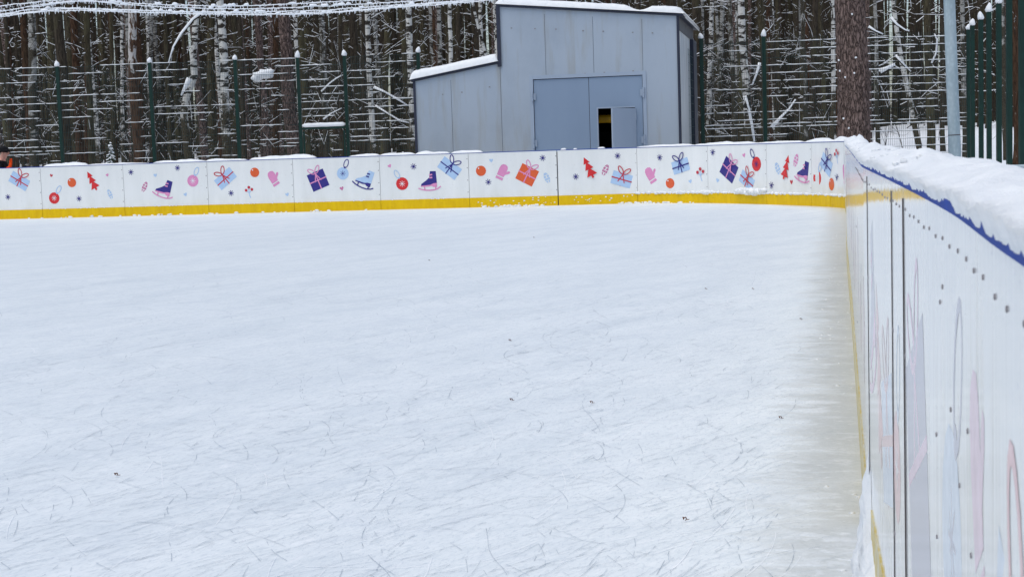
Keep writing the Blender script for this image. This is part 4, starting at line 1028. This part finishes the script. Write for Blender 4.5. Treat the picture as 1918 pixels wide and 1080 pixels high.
limb([(1648,139),(1660,133),(1676,125)], 42.5, .07, 'snowy_limb', 'fat snow loaf on a branch right of the pine', 1.3)
m = MB(); p = at(494, 139, 43); m.blob(p, .30, .2, .13, seg=12, rings=8, jit=.3); m.blob(p+Vector((-.2,0,-.1)), .16, .14, .1, seg=10, rings=6, jit=.3); m.blob(p+Vector((.18,0,.07)), .14, .12, .07, seg=10, rings=6)
m.tube([p+Vector((-.15,0,-1.2)), p+Vector((-.1,0,-.05))], .02, 6, 1); tag(m.build('snow_clump', [M['snow'], M['twig']], smooth=True), 'rounded snow cushion on a stub left of the fence gate', 'snow clump')
# small snowy spruce
b = at(209, 318, 41.0); tz = at(205, 268, 41.0).z; b.z = ground_z(b.x, b.y)
spr = empty('young_spruce', b, 'tiny snow dusted spruce just behind the far boards at left', 'tree')
m, ms = MB(), MB(); hh = tz-b.z
for i in range(130):
    t_ = U(.05, 1); a = U(0, 6.28); L = .36*(1-t_)+.04; p = b+Vector((0,0,hh*t_)); q = p+Vector((math.cos(a)*L, math.sin(a)*L, -.3*L)); m.tube([p, q], [.03, .01], 4); ms.tube([p+Vector((0,0,.018)), q+Vector((0,0,.018))], [.02, .016], 4)
m.build('crown', M['needle'], spr); ms.build('crown_snow', M['snow'], spr)
m = MB(); m.tube([b, b+Vector((0,0,hh))], [.03, .008], 6); m.build('trunk', M['twig'], spr)
# ------------------------------------------------------------------ frosted light strings
ST = [[(-260,60),(-100,42),(0,31),(45,26),(90,21),(150,20),(250,23),(350,26),(480,28),(600,26),(720,16),(820,9),(905,2),(1000,-8)],
 [(-260,56),(-100,38),(0,27),(60,18),(110,15),(220,18),(330,22),(480,23),(600,20),(700,13),(780,8),(860,2),(960,-8)],
 [(-260,40),(-100,26),(0,12),(30,8),(70,4),(120,0),(180,-7),(260,-18)],
 [(-260,46),(-100,33),(0,22),(60,12),(130,2),(200,4),(300,9),(400,12),(480,11),(560,7),(650,2),(720,-3),(860,-16)],
 [(60,14),(120,5),(200,-3),(320,-14)],
 [(140,-2),(220,8),(300,13),(400,17),(480,17),(580,13),(680,8),(780,2),(850,-4),(960,-14)],
 [(-260,50),(-60,34),(0,29),(110,17),(250,20),(400,24),(520,26),(640,22),(740,13),(830,6),(900,0)]]
for i, st in enumerate(ST):
    Y = 21+.35*i; ps = []
    xs = np.arange(st[0][0], st[-1][0], 2.2); ys = np.interp(xs, [a for a, b in st], [b for a, b in st])
    m = MB(); pts = []; rr = []
    for k, (x, y) in enumerate(zip(xs, ys)): pts.append(at(x, y+1.3*fb(x*.03, i), Y)); rr.append(.0075*(1+.7*fb(x*.25, i*3)))
    m.tube(pts, rr, 5)
    st_ = m.build('light_string', M['frost'], smooth=True); tag(st_, 'frost coated string of lights sagging across the top left corner', 'light string', 'frosted light strings above the rink')
    m = MB()
    for p in pts:
        if random.random() < .40:
            l = U(.015, .05); sg = -1 if random.random() < .75 else 1; m.tube([p, p+Vector((U(-.006,.006), 0, sg*l))], [.006, .0035], 4)
        if random.random() < .03: m.blob(p+Vector((0,0,.015)), U(.03,.06), .03, U(.012,.026), seg=6, rings=4)
    q = m.build('frost_fringe', M['frost']); q['kind'] = 'stuff'; q.parent = st_
# ------------------------------------------------------------------ person
def skin_mesh(name, verts, edges, rad, mat, parent=None, sub=2, root=0):
    me = bpy.data.meshes.new(name+'_base'); me.from_pydata([tuple(v) for v in verts], edges, []); o = bpy.data.objects.new(name, me); COL.objects.link(o)
    o.modifiers.new('s', 'SKIN'); sv = me.skin_vertices[0].data
    for i, r in enumerate(rad): sv[i].radius = (r, r) if not isinstance(r, tuple) else r
    sv[root].use_root = True
    o.modifiers.new('d', 'SUBSURF').levels = sub; o.modifiers['d'].render_levels = sub
    dg = bpy.context.evaluated_depsgraph_get(); nm = bpy.data.meshes.new_from_object(o.evaluated_get(dg)); o.modifiers.clear(); o.data = nm; nm.name = name
    nm.materials.clear(); nm.materials.append(mat); nm.polygons.foreach_set('use_smooth', [True]*len(nm.polygons)); nm.polygons.foreach_set('material_index', [0]*len(nm.polygons)); nm.update()
    if parent is not None: o.parent = parent; o.matrix_parent_inverse = parent.matrix_world.inverted()
    return o
hc = at(8, 287, 36.9); gp = ground_z(hc.x, hc.y); per = empty('person', (hc.x-.1, hc.y, gp), 'person in black knit hat and black jacket with orange sleeve behind the left boards', 'person')
B = Vector((hc.x-.14, hc.y, 0)); hz = hc.z
V = lambda x, y, z: B+Vector((x, y, z))
zs = hz-.235; zp = gp+(hz-gp)*.54
body_v = [V(-.04,0,zp), V(.0,0,zp+.22), V(.03,0,zs), V(.09,0,zs+.10), V(.14,0,hz-.02), V(.15,0,hz+.06),
 V(.04,-.19,zs-.02), V(.13,-.23,zs-.27), V(.30,-.10,zs-.12), V(.04,.19,zs-.02), V(.08,.25,zs-.28), V(.2,.2,zs-.5),
 V(-.03,-.1,zp-.06), V(0,-.11,gp+.48), V(-.04,-.11,gp+.09), V(.12,-.12,gp+.04), V(-.03,.1,zp-.06), V(0,.11,gp+.48), V(-.04,.11,gp+.09), V(.12,.12,gp+.04)]
body_e = [(0,1),(1,2),(2,3),(3,4),(4,5),(2,6),(6,7),(7,8),(2,9),(9,10),(10,11),(0,12),(12,13),(13,14),(14,15),(0,16),(16,17),(17,18),(18,19)]
body_r = [.15,.14,.13,.06,.105,.085,.07,.05,.035,.07,.05,.035,.09,.06,.045,.04,.09,.06,.045,.04]
body = skin_mesh('body', body_v, body_e, body_r, M['skin'], per)
m = MB()
m.blob(V(.245,0,hz+.0), .026, .018, .028, jit=.1); m.build('nose', M['skin'], per, True)
for sy in (-1, 1):
    m = MB(); m.blob(V(.225,sy*.036,hz+.03), .010, .012, .008, jit=0); m.build('eye', M['cloth_black'], per, True)
    m = MB(); m.blob(V(.13,sy*.105,hz+.005), .025, .012, .034, jit=.1); m.build('ear', M['skin'], per, True)
m = MB(); m.blob(V(.232,0,hz-.045), .014, .026, .008, jit=0); m.build('mouth', simple('lips', srgb(170,95,90), .5, .2), per, True)
m = MB(); m.blob(V(.13,0,hz+.085), .125, .118, .085, seg=16, rings=10, jit=.06); m.tube([V(.13+.128*math.cos(a), .12*math.sin(a), hz+.055) for a in [i*math.pi/8 for i in range(17)]], .026, 8); m.build('knit_hat', M['cloth_black'], per, True)
jv = [body_v[0]+Vector((0,0,-.05)), body_v[1], body_v[2], V(.06,0,zs+.07), body_v[6], body_v[7], body_v[9], body_v[10], body_v[11]]
skin_mesh('jacket', jv, [(0,1),(1,2),(2,3),(2,4),(4,5),(2,6),(6,7),(7,8)], [.18,.17,.17,.105,.095,.075,.095,.07,.055], M['cloth_black'], per)
skin_mesh('orange_sleeve', [V(.13,-.23,zs-.29), V(.2,-.18,zs-.2), V(.31,-.09,zs-.10)], [(0,1),(1,2)], [.075,.065,.055], M['cloth_orange'], per)
skin_mesh('glove', [V(.29,-.10,zs-.12), V(.315,-.075,zs-.03), V(.30,-.07,zs+.05), V(.33,-.06,zs+.05), V(.335,-.085,zs+.045), V(.31,-.10,zs+.04), V(.285,-.06,zs+.02), V(.30,-.06,zs+.10), V(.33,-.055,zs+.105), V(.335,-.085,zs+.10), V(.31,-.105,zs+.085), V(.27,-.05,zs+.05)], [(0,1),(1,2),(1,3),(1,4),(1,5),(1,6),(2,7),(3,8),(4,9),(5,10),(6,11)], [.04,.042,.013,.013,.013,.012,.014,.011,.011,.011,.010,.011], M['cloth_orange'], per)
skin_mesh('orange_vest', [V(-.06,0,zs-.33), V(0,0,zs-.16), V(.0,0,zs-.08)], [(0,1),(1,2)], [.195,.19,.17], M['cloth_orange'], per)
skin_mesh('trousers', [V(-.03,-.1,zp-.0), V(0,-.11,gp+.48), V(-.04,-.11,gp+.14), V(-.03,.1,zp-.0), V(0,.11,gp+.48), V(-.04,.11,gp+.14), V(-.03,0,zp+.05)], [(6,0),(0,1),(1,2),(6,3),(3,4),(4,5)], [.11,.085,.07,.11,.085,.07,.16], M['cloth_black'], per, root=6)
for sy in (-1, 1): skin_mesh('boot', [V(-.06,sy*.11,gp+.16), V(-.05,sy*.11,gp+.06), V(.14,sy*.12,gp+.05)], [(0,1),(1,2)], [.06,.06,.05], M['rubber'], per)
# ------------------------------------------------------------------ camera, light
cd = bpy.data.cameras.new('camera'); cam = bpy.data.objects.new('camera', cd); COL.objects.link(cam)
mw = Matrix.Identity(4)
for i in range(3): mw[i][0] = RT[i]; mw[i][1] = UP[i]; mw[i][2] = -FWD[i]; mw[i][3] = CAM[i]
cam.matrix_world = mw; cd.sensor_width = 36; cd.lens = F/1918*36; cd.clip_start = .02; cd.clip_end = 2000
cd.dof.use_dof = True; cd.dof.focus_distance = 30; cd.dof.aperture_fstop = 28
S.camera = cam
SUN_EL, SUN_ROT = R(66), R(225)
w = bpy.data.worlds.new('World'); S.world = w; w.use_nodes = True
sk = w.node_tree.nodes.new('ShaderNodeTexSky'); sk.sky_type = 'NISHITA'; sk.sun_disc = False; sk.sun_elevation = SUN_EL; sk.sun_rotation = SUN_ROT
sk.air_density = 1.0; sk.dust_density = 2.4; sk.ozone_density = 1.0
bg = w.node_tree.nodes['Background']; bg.inputs[1].default_value = .145; w.node_tree.links.new(sk.outputs[0], bg.inputs[0])
ld = bpy.data.lights.new('sun', 'SUN'); ld.energy = 1.3; ld.angle = R(60); ld.color = (1, 1, .89); lo = bpy.data.objects.new('sun', ld); COL.objects.link(lo)
sd = Vector((math.sin(SUN_ROT)*math.cos(SUN_EL), math.cos(SUN_ROT)*math.cos(SUN_EL), math.sin(SUN_EL)))
lo.rotation_euler = sd.to_track_quat('Z', 'Y').to_euler()
S.view_settings.view_transform = 'Standard'; S.view_settings.look = 'None'; S.view_settings.gamma = 1; S.view_settings.exposure = .08
